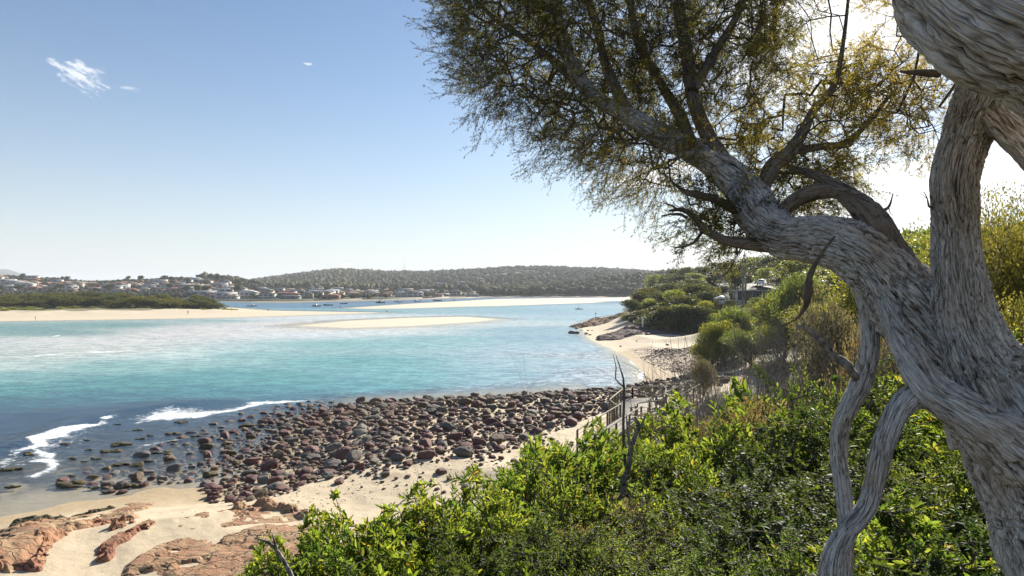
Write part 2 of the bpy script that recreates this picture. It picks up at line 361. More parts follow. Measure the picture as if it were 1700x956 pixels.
def height(x, y, detail=True):
    x = np.asarray(x, float); y = np.asarray(y, float); sh = x.shape
    x = x.ravel(); y = y.ravel(); r = np.hypot(x, y)
    z = np.full(x.shape, -3.0)
    sa = sdf(x, y, LAND_A)
    num = np.zeros(x.shape); den = np.zeros(x.shape)
    for cx, cy_, cz in CTRL:
        w = 1/(((x-cx)**2+(y-cy_)**2)/(r+6)**2+1.6e-3)**2.4
        num += w*cz; den += w
    ctrl = num/den
    q = np.maximum(sa, 0)
    cap = .045*q+.012*q*q
    za = np.minimum(ctrl, cap)
    n1 = fbm(xy3(x*.35, y*.35), 4)
    za = za+np.minimum(q*.04, .25)*n1*.8
    za = np.where(sa > 0, za, np.where((x < 10) & (y < 90) & (y > 0), np.maximum(np.minimum(sa*.035, (sa+9)*.14-.31), -3), np.maximum(sa*.10, -3))+.06*n1)
    z = np.maximum(z, za)
    for poly, sl, top in ((SPIT, .022, 1.9), (BAR_MID, .012, .14), (BAR_FAR, .02, .35)):
        s = sdf(x, y, poly)
        zz = np.where(s > 0, np.minimum(s*sl, top), np.maximum(s*.03, -3))
        if poly is SPIT: zz = zz+np.clip((s-22)/20, 0, 1)*(.9+.9*fbm(xy3(x*.06, y*.06, 3.3), 3))
        z = np.maximum(z, zz)
    sf = sdf(x, y, FAR); px = 850+F*x/np.maximum(y, 1.)
    fz = np.clip(sf*.03, -3, 1.0)+.021*np.maximum(np.minimum(sf-20, 520), 0)
    m = np.clip(sf/150, 0, 1)
    for kn, rows, d0, dc, th in ((PX_KN, R1, 600, 1100, 9), (PX2, R2, 1000, 2300, 11), (PX3, R3, 850, 1080, 13), (PX4, R4, 3200, 6500, 5)):
        fz = np.maximum(fz, np.where(sf > 0, ridge(px, y, kn, rows, d0, dc, th)*m, -3))
    z = np.maximum(z, np.where(y > 300, fz, -3))
    return z.reshape(sh)
def H(x, y): return float(height(np.array([x]), np.array([y]))[0])
def HA(xy): xy = np.asarray(xy); return height(xy[:, 0], xy[:, 1])

az = np.concatenate([np.linspace(-180, -62, 40)[:-1], np.linspace(-62, -42, 50)[:-1], np.linspace(-42, 42, 640)[:-1], np.linspace(42, 62, 50)[:-1], np.linspace(62, 180, 40)])
rr = np.concatenate([np.exp(np.linspace(math.log(.3), math.log(15), 70))[:-1], np.exp(np.linspace(math.log(15), math.log(160), 300))[:-1], np.exp(np.linspace(math.log(160), math.log(10500), 260))])
A_, R_ = np.meshgrid(np.radians(az), rr)
GX = R_*np.sin(A_); GY = R_*np.cos(A_)
def gridfaces(nr, nc):
    i = np.arange(nr-1)[:, None]*nc; j = np.arange(nc-1)[None]
    return np.stack([i+j, i+j+1, i+nc+j+1, i+nc+j], -1).reshape(-1, 4)[:, ::-1]
GZ = height(GX, GY)
nr_, nc_ = GX.shape
def smask(x, y, pts, soft):
    s = sdf(x, y, gl(*pts)); return sstep(s/soft+.5)
# ground colour
fx, fy, fz_ = GX.ravel(), GY.ravel(), GZ.ravel()
sand = np.array([.60, .50, .365]); wet = np.array([.40, .31, .20]); soil = np.array([.10, .082, .05]); green = np.array([.055, .065, .026]); farg = np.array([.045, .052, .024])
rockc = np.array([.16, .10, .085])
col = np.tile(sand, (len(fx), 1))
def blend(c, m, k): return c*(1-m[:, None])+np.array(k)*m[:, None]
nn = fbm(xy3(fx*.8, fy*.8, 5.), 4); n2 = fbm(xy3(fx*.12, fy*.12, 9.), 4)
r_ = np.hypot(fx, fy)
saG = sdf(fx, fy, LAND_A)
wetm = sstep((.55-fz_+.15*nn)/.5)*(saG > -40)*(r_ < 130)
col = blend(col, wetm, wet*1.15)
vegA = sstep((fz_-2.6+.8*nn)/.8)*(saG > 0)*(fy < 700)
col = blend(col, vegA, soil); col = blend(col, vegA*sstep((n2+.1)/.3), green)
# seabed weed below the near water, left of the boulders
weed = smask(fx, fy, ((-40, 700), (140, 690), (300, 670), (560, 655), (560, 690), (430, 740), (330, 775), (160, 790), (60, 810), (-40, 830)), 5.)
col = blend(col, weed*sstep((nn+.45)/.35), (.035, .04, .035))
peb = smask(fx, fy, ((1045, 582), (1100, 585), (1170, 590), (1230, 610), (1240, 640), (1150, 632), (1110, 618), (1070, 598)), 5.)
col = blend(col, peb*sstep((nn+.35)/.3)*.8, (.22, .15, .12))
peb2 = smask(fx, fy, ((560, 830), (700, 800), (850, 760), (960, 715), (1010, 690), (1120, 650), (1150, 700), (1000, 760), (900, 790), (760, 850), (560, 860)), 2.)
col = blend(col, peb2*sstep((nn-.1)/.3)*.5, (.33, .25, .18))
sf_ = sdf(fx, fy, FAR); farm = sstep((sf_-8)/15)*(fy > 300)
col = blend(col, farm, farg*1.2); col = blend(col, farm*sstep((n2-.15)/.2)*.5, (.12, .12, .055))
bch = smask(fx, fy, ((790, 494.4), (800, 491.6), (1045, 491.2), (1060, 495)), 12.); col = blend(col, bch*(fy > 300), (.46, .36, .24))
mud = sstep(1-np.abs(sf_-2)/10)*(fy > 300)*(fx < -60); col = blend(col, mud*.9, (.07, .06, .05))
sS = sdf(fx, fy, SPIT); sv = sstep((sS-50-14*n2)/8); col = blend(col, sv*.8, (.13, .135, .05))
line = sstep(1-np.abs(sS-17-2*n2)/1.8)*(fx < -50); col = blend(col, line*.75, (.16, .12, .08))
bars = sstep((np.maximum(sdf(fx, fy, BAR_MID), sdf(fx, fy, BAR_FAR))+3)/6); col = blend(col, bars, (.68, .60, .485)); col = blend(col, sstep((sS+2)/4)*(1-sv), (.68, .58, .45))
vmat, nt, o = mat('ground')
at = N(nt, 'ShaderNodeAttribute', attribute_name='Col'); tc = N(nt, 'ShaderNodeTexCoord')
p = N(nt, 'ShaderNodeBsdfPrincipled'); p.inputs['Roughness'].default_value = .85; p.inputs['Specular IOR Level'].default_value = .25
n1 = noise(nt, tc.outputs['Object'], 1.7, 8, .65); n2_ = noise(nt, tc.outputs['Object'], 22, 5, .6)
n3 = noise(nt, tc.outputs['Object'], .25, 3)
c = mixcol(nt, 1., at.outputs[0], mixcol(nt, n1, (.72, .70, .67), (1.14, 1.14, 1.12)), 'MULTIPLY')
c = mixcol(nt, 1., c, mixcol(nt, n2_, (.74, .73, .71), (1.18, 1.18, 1.18)), 'MULTIPLY')
spk = maprange(nt, noise(nt, tc.outputs['Object'], 7, 4, .7), .62, .68, 0, .7)
c = mixcol(nt, math_(nt, 'MULTIPLY', spk, maprange(nt, n3, .42, .6)), c, (.20, .14, .10))
L(nt, c, p.inputs['Base Color'])
b = N(nt, 'ShaderNodeBump'); b.inputs['Strength'].default_value = .7; b.inputs['Distance'].default_value = .08
L(nt, math_(nt, 'ADD', n1, math_(nt, 'MULTIPLY', n2_, .25)), b.inputs['Height']); L(nt, b.outputs[0], p.inputs['Normal']); L(nt, p.outputs[0], o.inputs[0])
g = mk('ground', np.stack([fx, fy, fz_], 1), gridfaces(nr_, nc_), None, vmat, None, True, {'Col': np.c_[col, np.ones(len(col))]})
tag(g, kind='structure')

# ------------------------------------------------------------------ water: depth colour with painted sky reflection, opacity and foam by place
WC = [  # photo px, row, body colour with sky reflection painted in (sRGB as seen), opacity
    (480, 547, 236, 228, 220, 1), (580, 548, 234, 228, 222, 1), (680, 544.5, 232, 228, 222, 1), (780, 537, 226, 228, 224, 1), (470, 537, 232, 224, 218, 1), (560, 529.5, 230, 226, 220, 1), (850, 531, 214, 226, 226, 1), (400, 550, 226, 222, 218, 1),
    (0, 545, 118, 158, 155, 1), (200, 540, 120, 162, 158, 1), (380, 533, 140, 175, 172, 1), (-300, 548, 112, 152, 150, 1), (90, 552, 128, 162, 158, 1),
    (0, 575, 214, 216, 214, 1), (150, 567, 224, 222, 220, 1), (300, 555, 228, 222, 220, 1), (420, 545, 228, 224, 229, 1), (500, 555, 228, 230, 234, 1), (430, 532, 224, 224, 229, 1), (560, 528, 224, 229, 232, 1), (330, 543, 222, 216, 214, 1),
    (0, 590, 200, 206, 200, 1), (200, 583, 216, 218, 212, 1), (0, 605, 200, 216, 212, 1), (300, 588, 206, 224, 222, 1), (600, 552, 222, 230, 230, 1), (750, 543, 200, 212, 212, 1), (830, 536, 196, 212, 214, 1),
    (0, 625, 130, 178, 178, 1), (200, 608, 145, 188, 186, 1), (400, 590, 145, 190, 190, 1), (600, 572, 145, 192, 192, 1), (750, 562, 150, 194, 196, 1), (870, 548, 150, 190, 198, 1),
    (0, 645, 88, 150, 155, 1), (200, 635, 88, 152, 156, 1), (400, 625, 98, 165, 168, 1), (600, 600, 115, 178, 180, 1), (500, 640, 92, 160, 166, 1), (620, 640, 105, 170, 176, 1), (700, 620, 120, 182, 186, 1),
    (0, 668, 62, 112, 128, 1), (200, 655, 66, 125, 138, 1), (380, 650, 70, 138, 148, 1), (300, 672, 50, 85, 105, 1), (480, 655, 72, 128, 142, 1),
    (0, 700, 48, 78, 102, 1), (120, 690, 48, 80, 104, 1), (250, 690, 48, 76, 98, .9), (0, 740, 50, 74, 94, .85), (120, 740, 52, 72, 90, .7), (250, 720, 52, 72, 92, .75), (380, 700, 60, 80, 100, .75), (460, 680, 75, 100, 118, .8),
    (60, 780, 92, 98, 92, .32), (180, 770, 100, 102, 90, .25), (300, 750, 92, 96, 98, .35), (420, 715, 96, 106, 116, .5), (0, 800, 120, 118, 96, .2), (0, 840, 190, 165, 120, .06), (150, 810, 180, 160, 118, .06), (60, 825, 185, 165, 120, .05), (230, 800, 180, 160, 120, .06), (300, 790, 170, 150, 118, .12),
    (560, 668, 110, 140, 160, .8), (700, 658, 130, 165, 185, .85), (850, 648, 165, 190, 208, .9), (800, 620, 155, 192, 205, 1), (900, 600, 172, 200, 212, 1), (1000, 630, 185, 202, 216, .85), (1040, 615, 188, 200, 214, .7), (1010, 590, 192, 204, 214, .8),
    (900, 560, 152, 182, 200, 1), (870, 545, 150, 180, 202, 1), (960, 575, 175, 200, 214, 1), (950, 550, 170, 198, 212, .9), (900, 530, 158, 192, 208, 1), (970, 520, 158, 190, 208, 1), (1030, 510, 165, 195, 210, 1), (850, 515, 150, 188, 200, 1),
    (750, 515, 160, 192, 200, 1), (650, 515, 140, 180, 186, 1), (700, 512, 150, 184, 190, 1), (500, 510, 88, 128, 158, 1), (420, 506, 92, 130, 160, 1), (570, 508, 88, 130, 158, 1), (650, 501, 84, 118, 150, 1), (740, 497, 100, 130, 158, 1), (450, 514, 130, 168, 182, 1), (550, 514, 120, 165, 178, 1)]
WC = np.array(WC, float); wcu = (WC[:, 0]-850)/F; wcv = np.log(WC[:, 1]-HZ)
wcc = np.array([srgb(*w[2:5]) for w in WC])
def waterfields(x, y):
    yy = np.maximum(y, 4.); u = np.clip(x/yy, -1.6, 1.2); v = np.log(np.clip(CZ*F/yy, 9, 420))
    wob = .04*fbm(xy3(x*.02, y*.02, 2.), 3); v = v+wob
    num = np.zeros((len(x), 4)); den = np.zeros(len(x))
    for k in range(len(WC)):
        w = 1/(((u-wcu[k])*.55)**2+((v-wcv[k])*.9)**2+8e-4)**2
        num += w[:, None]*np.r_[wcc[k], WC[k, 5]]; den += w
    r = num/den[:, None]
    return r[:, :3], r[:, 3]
keep = (GZ.ravel() < .35) & (r_ > 12)
wz = np.zeros(len(fx))
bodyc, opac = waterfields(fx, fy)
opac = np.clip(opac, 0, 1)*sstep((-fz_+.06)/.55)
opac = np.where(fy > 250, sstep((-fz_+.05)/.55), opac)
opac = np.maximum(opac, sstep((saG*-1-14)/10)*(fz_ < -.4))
foam = np.zeros(len(fx))
WX = fbm(xy3(fx*.22, fy*.22, 31.), 4)*2; WY = fbm(xy3(fx*.22, fy*.22, 57.), 4)*2
def foamline(pts, w, amp, grow=1.):
    """breaker along a polyline of photo points on the water plane"""
    global foam
    pl = np.array(gl(*pts)); d = np.full(len(fx), 1e9); tt = np.zeros(len(fx)); wa = 1.3*min(w, 1.6)
    qx = fx+wa*WX; qy = fy+wa*WY
    for k in range(len(pl)-1):
        e = pl[k+1]-pl[k]; t = np.clip(((qx-pl[k, 0])*e[0]+(qy-pl[k, 1])*e[1])/(e@e), 0, 1)
        dd = np.hypot(qx-pl[k, 0]-t*e[0], qy-pl[k, 1]-t*e[1]); tt = np.where(dd < d, (k+t)/(len(pl)-1), tt); d = np.minimum(d, dd)
    wn = 1.15*w*(.6+.7*(fbm(xy3(fx*.5/w, fy*.5/w, 7.), 3)+.5)); foam = np.maximum(foam, amp*1.15*np.clip(1-d/np.maximum(wn, .05), 0, 1)*(.35+.65*np.sin(np.pi*np.clip(tt, .04, .96))))
foamline(((0, 592), (60, 590), (150, 585), (245, 580)), 2.0, .9); foamline(((0, 601), (100, 594), (200, 589)), 2.2, .45)
foamline(((80, 559), (95, 557), (110, 558)), 1.8, .9); foamline(((200, 575), (300, 571), (420, 564), (520, 553), (600, 549)), 1.2, .5)
foamline(((410, 566), (460, 563)), 1.5, .6); foamline(((320, 543), (380, 538), (430, 534)), 1.2, .5); foamline(((0, 567), (60, 563)), 1.4, .5)
foamline(((640, 547), (720, 543)), 1.2, .4)
foamline(((0, 768), (20, 752), (70, 744), (95, 728), (118, 722), (130, 712), (165, 706), (195, 688)), 1.1, 1.0)
foamline(((88, 732), (110, 727), (122, 723)), 1.0, 1.3); foamline(((105, 716), (130, 712), (147, 706)), .8, 1.3); foamline(((165, 697), (190, 690)), .7, 1.1)
foamline(((240, 700), (300, 690), (380, 676), (440, 668)), 2.6, .85); foamline(((320, 690), (400, 672), (480, 664), (560, 660)), 1.6, .8)
foamline(((0, 755), (40, 748), (70, 760), (40, 790), (0, 790)), .9, .7)
foamline(((975, 556), (990, 566), (1015, 577), (1045, 595), (1065, 612), (1072, 626), (1068, 638)), .45, 1.5)
foamline(((1067, 620), (1074, 632), (1066, 640)), .7, 1.4); foamline(((860, 648), (940, 643), (1040, 642)), .9, .5)
foamline(((180, 700), (300, 686), (420, 670), (520, 662)), 5.0, .55); foamline(((0, 770), (60, 752), (130, 735), (200, 700)), 4.0, .5); foamline(((200, 742), (260, 735), (330, 722)), 2.5, .5)
foamline(((600, 664), (700, 659), (800, 653)), .8, .4)
# low swell near the rocks
swell = np.zeros(len(fx))
for pts, w, a in ((((0, 741), (60, 728), (110, 706), (200, 684), (300, 672), (420, 662), (540, 655)), 2.2, .38), (((0, 690), (150, 676), (300, 662)), 3., .12), (((0, 582), (150, 578), (300, 572), (500, 556)), 3., .16), (((0, 597), (240, 585), (400, 572)), 3., .16)):
    pl = np.array(gl(*pts)); d = np.full(len(fx), 1e9)
    for k in range(len(pl)-1):
        e = pl[k+1]-pl[k]; t = np.clip(((fx-pl[k, 0])*e[0]+(fy-pl[k, 1])*e[1])/(e@e), 0, 1); d = np.minimum(d, np.hypot(fx-pl[k, 0]-t*e[0], fy-pl[k, 1]-t*e[1]))
    swell += a*np.exp(-(d/w)**2)*(.7+.5*vnoise(xy3(fx*.08, fy*.08, 4.)))
wz += swell*(r_ < 260)+.035*fbm(xy3(fx*.55, fy*.8, 1.), 3)*(r_ < 120)*np.clip(-fz_*3, 0, 1)
wm, nt, o = mat('sea_water')
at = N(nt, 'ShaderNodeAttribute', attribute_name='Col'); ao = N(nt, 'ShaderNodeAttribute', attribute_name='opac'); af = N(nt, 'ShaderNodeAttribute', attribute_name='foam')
tc = N(nt, 'ShaderNodeTexCoord'); mp = N(nt, 'ShaderNodeMapping'); mp.inputs['Scale'].default_value = (.45, 1., 1.); mp.inputs['Rotation'].default_value = (0, 0, .25)
L(nt, tc.outputs['Object'], mp.inputs[0])
w1 = noise(nt, mp.outputs[0], .55, 4, .6, .3); w2 = noise(nt, mp.outputs[0], 2.6, 4, .6, .4); w3 = noise(nt, mp.outputs[0], .09, 3, .5)
hgt = math_(nt, 'ADD', math_(nt, 'MULTIPLY', w1, 1.0), math_(nt, 'MULTIPLY', w2, .42))
bp = N(nt, 'ShaderNodeBump'); bp.inputs['Strength'].default_value = .8; bp.inputs['Distance'].default_value = .4; L(nt, hgt, bp.inputs['Height'])
fr = N(nt, 'ShaderNodeFresnel'); fr.inputs['IOR'].default_value = 1.33; L(nt, bp.outputs[0], fr.inputs['Normal'])
fac = maprange(nt, fr.outputs[0], .02, 1., .02, .34, False)
gls = N(nt, 'ShaderNodeBsdfGlossy'); gls.inputs['Roughness'].default_value = .2; L(nt, bp.outputs[0], gls.inputs['Normal'])
body = mixcol(nt, maprange(nt, w1, .36, .64), (.74, .78, .82), (1.24, 1.20, 1.15)); body = mixcol(nt, 1., at.outputs[0], body, 'MULTIPLY')  # light and dark faces of the ripples painted into the diffuse colour
body = mixcol(nt, 1., body, mixcol(nt, maprange(nt, w2, .36, .64), (.72, .76, .80), (1.26, 1.22, 1.18)), 'MULTIPLY')
body = mixcol(nt, 1., body, mixcol(nt, w3, (.88, .9, .92), (1.1, 1.08, 1.06)), 'MULTIPLY')
mq = N(nt, 'ShaderNodeMapping'); mq.inputs['Scale'].default_value = (.5, 1.6, 1.); mq.inputs['Rotation'].default_value = (0, 0, .35); L(nt, tc.outputs['Object'], mq.inputs[0])
w4 = noise(nt, mq.outputs[0], 1.3, 5, .7, .9); ripple_paint = maprange(nt, ao.outputs['Fac'], .98, .80)
body = mixcol(nt, ripple_paint, body, mixcol(nt, 1., body, mixcol(nt, maprange(nt, w4, .42, .60), (.45, .50, .55), (1.9, 1.8, 1.7)), 'MULTIPLY'))  # near water: bright and dark sky facets painted in as streaks
df = N(nt, 'ShaderNodeBsdfDiffuse'); L(nt, mixcol(nt, 1., body, (.78, .80, .79), 'MULTIPLY'), df.inputs[0])
tr = N(nt, 'ShaderNodeBsdfTransparent'); tr.inputs[0].default_value = (.93, .97, .96, 1)
m1 = N(nt, 'ShaderNodeMixShader'); L(nt, ao.outputs['Fac'], m1.inputs[0]); L(nt, tr.outputs[0], m1.inputs[1]); L(nt, df.outputs[0], m1.inputs[2])
m2 = N(nt, 'ShaderNodeMixShader'); L(nt, fac, m2.inputs[0]); L(nt, m1.outputs[0], m2.inputs[1]); L(nt, gls.outputs[0], m2.inputs[2])
fn = noise(nt, tc.outputs['Object'], 1.6, 8, .72, .8); fn2 = noise(nt, mp.outputs[0], 5., 5, .7, .6)
ff = math_(nt, 'ADD', math_(nt, 'MULTIPLY', af.outputs['Fac'], .48), math_(nt, 'ADD', math_(nt, 'MULTIPLY', fn, .6), math_(nt, 'MULTIPLY', fn2, .35)))
fm = math_(nt, 'MULTIPLY', maprange(nt, ff, .665, .88), maprange(nt, af.outputs['Fac'], .02, .2))
fd = N(nt, 'ShaderNodeBsdfDiffuse'); fd.inputs[0].default_value = (.82, .84, .86, 1)
m3 = N(nt, 'ShaderNodeMixShader'); L(nt, fm, m3.inputs[0]); L(nt, m2.outputs[0], m3.inputs[1]); L(nt, fd.outputs[0], m3.inputs[2]); L(nt, m3.outputs[0], o.inputs[0])
wf = gridfaces(nr_, nc_); wf = wf[keep[wf].any(axis=1)]
used = np.unique(wf); remap = -np.ones(len(fx), int); remap[used] = np.arange(len(used))
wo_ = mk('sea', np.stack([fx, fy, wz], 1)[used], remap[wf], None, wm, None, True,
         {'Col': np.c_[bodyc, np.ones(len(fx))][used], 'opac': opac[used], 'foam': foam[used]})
wo_.name = 'sea_water'
tag(wo_, kind='structure')
# ------------------------------------------------------------------ bark
bm_, nt, o = mat('stringy_bark')
ar = N(nt, 'ShaderNodeAttribute', attribute_name='ridge'); av = N(nt, 'ShaderNodeAttribute', attribute_name='barkco')
n1 = noise(nt, av.outputs['Vector'], 85, 6, .70, .35); n2 = noise(nt, av.outputs['Vector'], 26, 5, .65, .5); n3 = noise(nt, av.outputs['Vector'], 240, 3, .6)
tc = N(nt, 'ShaderNodeTexCoord'); nb = noise(nt, tc.outputs['Object'], 3.5, 4, .6)
v = math_(nt, 'ADD', math_(nt, 'MULTIPLY', ar.outputs['Fac'], .42), math_(nt, 'MULTIPLY', math_(nt, 'ADD', n1, math_(nt, 'MULTIPLY', n2, .45)), .72))
v = math_(nt, 'ADD', v, math_(nt, 'MULTIPLY', math_(nt, 'SUBTRACT', n3, .5), .34))
v = math_(nt, 'ADD', v, .105)
def plates(scale, dist):
    nz = N(nt, 'ShaderNodeTexNoise'); nz.inputs['Scale'].default_value = scale*.55; nz.inputs['Detail'].default_value = 3; L(nt, av.outputs['Vector'], nz.inputs['Vector'])
    vm = N(nt, 'ShaderNodeVectorMath', operation='MULTIPLY_ADD'); L(nt, nz.outputs['Color'], vm.inputs[0]); vm.inputs[1].default_value = (dist,)*3; L(nt, av.outputs['Vector'], vm.inputs[2])
    e = N(nt, 'ShaderNodeTexVoronoi', feature='DISTANCE_TO_EDGE'); e.inputs['Scale'].default_value = scale; L(nt, vm.outputs[0], e.inputs['Vector'])
    q = N(nt, 'ShaderNodeTexVoronoi', feature='F1'); q.inputs['Scale'].default_value = scale; L(nt, vm.outputs[0], q.inputs['Vector'])
    sp_ = N(nt, 'ShaderNodeSeparateColor'); L(nt, q.outputs['Color'], sp_.inputs[0])
    return maprange(nt, e.outputs['Distance'], .0, .16), sp_.outputs[0]
e1, q1 = plates(48, .022); e2, q2 = plates(120, .010)
v = math_(nt, 'ADD', v, math_(nt, 'MULTIPLY', math_(nt, 'SUBTRACT', math_(nt, 'ADD', q1, q2), 1.), .13))
v = math_(nt, 'SUBTRACT', v, math_(nt, 'ADD', math_(nt, 'MULTIPLY', math_(nt, 'SUBTRACT', 1., e1), .16), math_(nt, 'MULTIPLY', math_(nt, 'SUBTRACT', 1., e2), .12)))
c = ramp(nt, v, [(.18, (.012, .008, .006)), (.36, (.070, .050, .036)), (.50, (.20, .165, .135)), (.64, (.40, .355, .31)), (.84, (.68, .64, .59))])
brn = maprange(nt, nb, .5, .68); c = mixcol(nt, math_(nt, 'MULTIPLY', brn, .55), c, mixcol(nt, 1., c, (.78, .60, .44), 'MULTIPLY'))
lich = maprange(nt, noise(nt, tc.outputs['Object'], 14, 3, .5), .70, .74); c = mixcol(nt, math_(nt, 'MULTIPLY', lich, .5), c, (.36, .40, .26))
p = N(nt, 'ShaderNodeBsdfPrincipled'); L(nt, c, p.inputs['Base Color']); p.inputs['Roughness'].default_value = .8; p.inputs['Specular IOR Level'].default_value = .25
b = N(nt, 'ShaderNodeBump'); b.inputs['Strength'].default_value = 1.; b.inputs['Distance'].default_value = .010
L(nt, math_(nt, 'ADD', math_(nt, 'ADD', math_(nt, 'MULTIPLY', e1, .8), math_(nt, 'MULTIPLY', q1, .6)), math_(nt, 'ADD', math_(nt, 'MULTIPLY', e2, .4), n1)), b.inputs['Height']); L(nt, b.outputs[0], p.inputs['Normal']); L(nt, p.outputs[0], o.inputs[0])
M['bark'] = bm_
M['bark_brown'] = bm_.copy(); M['bark_brown'].name = 'brown_stringy_bark'
for n_ in M['bark_brown'].node_tree.nodes:
    if n_.type == 'VALTORGB':
        for e_ in n_.color_ramp.elements: e_.color = (e_.color[0]*.42, e_.color[1]*.36, e_.color[2]*.30, 1)
def bark_tube(pts, n=96, step=.012, amp=.24, twist=.9, seed=0., lump=.17):
    """limb with real stringy ridges; pts rows [x,y,z,r]"""
    s = spline(pts, step); c = s[:, :3]; r = s[:, 3]
    c = c+np.stack([vnoise(np.c_[np.arange(len(c))*step*6, np.full(len(c), k+seed), np.zeros(len(c))]) for k in (1.1, 2.2, 3.3)], 1)*r[:, None]*.10
    T, U, B = frames(c); ln = np.r_[0, np.cumsum(np.linalg.norm(np.diff(c, axis=0), axis=1))]
    th = np.arange(n)*2*math.pi/n; TH = th[None]+ln[:, None]*twist*.5
    LN = np.repeat(ln[:, None], n, 1); RR = np.repeat(r[:, None], n, 1); rm = max(r.mean(), .02)
    k = rm*1.0
    base = np.stack([np.cos(TH)*k, np.sin(TH)*k, LN*.14+seed], -1)
    wob = .035*fbm(base*np.array([14, 14, 60])+3, 3)[..., None]
    rid = 1-np.abs(fbm(base*30+wob*60, 4, .65))*3.4
    fine = (1-np.abs(fbm(base*80+wob*90, 3, .65))*3.6)
    rid2 = fbm(base*14, 3)
    big = fbm(np.stack([np.cos(th)[None]*k*5+0*LN, np.sin(th)[None]*k*5+0*LN, LN*2.6+seed], -1), 3)
    knob = fbm(np.stack([np.cos(th)[None]*k*12+0*LN, np.sin(th)[None]*k*12+0*LN, LN*7+seed], -1), 3)
    d = RR*(1+lump*big*1.6+.05*knob)+np.minimum(RR, .13)*amp*(rid*.5+rid2*.5+fine*.25)
    v = c[:, None]+d[..., None]*(U[:, None]*np.cos(th)[None, :, None]+B[:, None]*np.sin(th)[None, :, None])
    i = np.arange(len(c)-1)[:, None]*n; j = np.arange(n)[None]; j2 = (j+1) % n
    q = np.stack([i+j, i+n+j, i+n+j2, i+j2], -1).reshape(-1, 4)
    V = v.reshape(-1, 3); m = len(V); V = np.vstack([V, c[0], c[-1]]); jj = np.arange(n)
    t = np.concatenate([np.c_[np.full(n, m), jj, (jj+1) % n], np.c_[np.full(n, m+1), (len(c)-1)*n+(jj+1) % n, (len(c)-1)*n+jj]])
    rg = np.r_[(np.clip(.38+.30*rid+.35*rid2+.30*fine, 0, 1.2)).ravel(), .5, .5]
    bc = np.vstack([np.stack([np.cos(TH)*k, np.sin(TH)*k, LN*.14+seed], -1).reshape(-1, 3), [[0, 0, 0]]*2])
    return V, q[:, ::-1], t[:, ::-1], rg, bc
def LP(*rows, k=.82):
    """rows (px, py, d, radius in photo px) -> xyz r"""
    return np.array([np.r_[P(a, b_, d), r/F*d*(k if r > 12 else 1)] for a, b_, d, r in rows])
def limb(name, parent, parts, **kw):
    V = []; Q = []; T = []; RG = []; BC = []; n0 = 0
    for k, (pts, opt) in enumerate(parts):
        v, q, t, rg, bc = bark_tube(pts, seed=k*3.7+len(name)*.9, **opt)
        V.append(v); Q.append(q+n0); T.append(t+n0); RG.append(rg); BC.append(bc); n0 += len(v)
    return mk(name, np.vstack(V), np.vstack(Q), np.vstack(T), M['bark_brown' if name in ('branch', 'dead_branch') else 'bark'], parent, True, {'ridge': np.concatenate(RG), 'barkco': np.vstack(BC)})
tree = empty('tea_tree', (2.55, 2.2, H(2.55, 2.2)), 0, 'big gnarled tea tree with twisted grey stringy bark leaning over the green shrubs', 'tree')
troot = Vector(tree.location)
def reroot(o):
    o.matrix_parent_inverse = Matrix.Translation(-troot); return o
stemD = LP((1665, 720, 2.25, 88), (1620, 640, 2.3, 80), (1560, 570, 2.4, 74), (1500, 500, 2.5, 68), (1440, 430, 2.6, 56), (1370, 400, 2.75, 42), (1305, 393, 2.9, 36), (1262, 362, 3.05, 36), (1238, 318, 3.2, 33),
           (1200, 280, 3.3, 28), (1150, 250, 3.45, 24), (1090, 222, 3.6, 20), (1035, 188, 3.75, 16), (985, 160, 3.9, 14), (955, 120, 4.0, 12), (935, 60, 4.1, 10), (912, -20, 4.2, 8), (885, -140, 4.4, 6), (850, -260, 4.6, 3))
trunk = LP((2010, 1420, 2.0, 160), (1915, 1180, 2.0, 140), (1815, 960, 2.05, 116), (1745, 830, 2.1, 104), (1690, 720, 2.15, 96), (1640, 630, 2.25, 82), (1603, 545, 2.3, 62), (1592, 460, 2.3, 47), (1585, 370, 2.3, 39), (1585, 290, 2.25, 37), (1605, 215, 2.2, 40), (1640, 140, 2.1, 48), (1680, 60, 2.0, 60))
reroot(limb('trunk', tree, [(trunk, dict(n=190, step=.009)), (stemD[:9], dict(n=170, step=.009)), (LP((1700, 760, 2.05, 60), (1610, 690, 2.05, 42), (1545, 640, 2.1, 30), (1500, 570, 2.25, 22), (1470, 500, 2.4, 14)), dict(n=90))]))
bigC = LP((2180, 200, 1.5, 215), (1940, 105, 1.5, 178), (1790, 48, 1.55, 160), (1680, -5, 1.6, 160), (1622, -120, 1.65, 138), (1580, -300, 1.7, 100), (1510, -520, 1.9, 70))
reroot(limb('limb', tree, [(bigC, dict(n=200, step=.009, amp=.15, twist=1.)), (LP((1640, 170, 2.1, 30), (1690, 230, 2.1, 28), (1760, 290, 2.1, 30), (1850, 360, 2.1, 40)), dict(n=60))]))
reroot(limb('limb', tree, [(stemD[7:], dict(n=110, step=.012))]))
E = LP((1520, 470, 2.5, 30), (1480, 415, 2.55, 27), (1445, 360, 2.65, 26), (1412, 328, 2.75, 20), (1378, 305, 2.85, 12), (1345, 288, 2.95, 7), (1312, 279, 3.0, 4))
E2 = LP((1425, 335, 2.7, 15), (1390, 318, 2.8, 13), (1345, 322, 2.9, 12), (1312, 338, 2.95, 14), (1285, 368, 3.0, 17))
Fb = LP((1215, 285, 3.3, 16), (1190, 250, 3.35, 12), (1163, 200, 3.45, 11), (1148, 150, 3.55, 11), (1140, 90, 3.7, 10), (1128, 10, 3.85, 9), (1120, -120, 4.1, 7), (1090, -260, 4.3, 4))
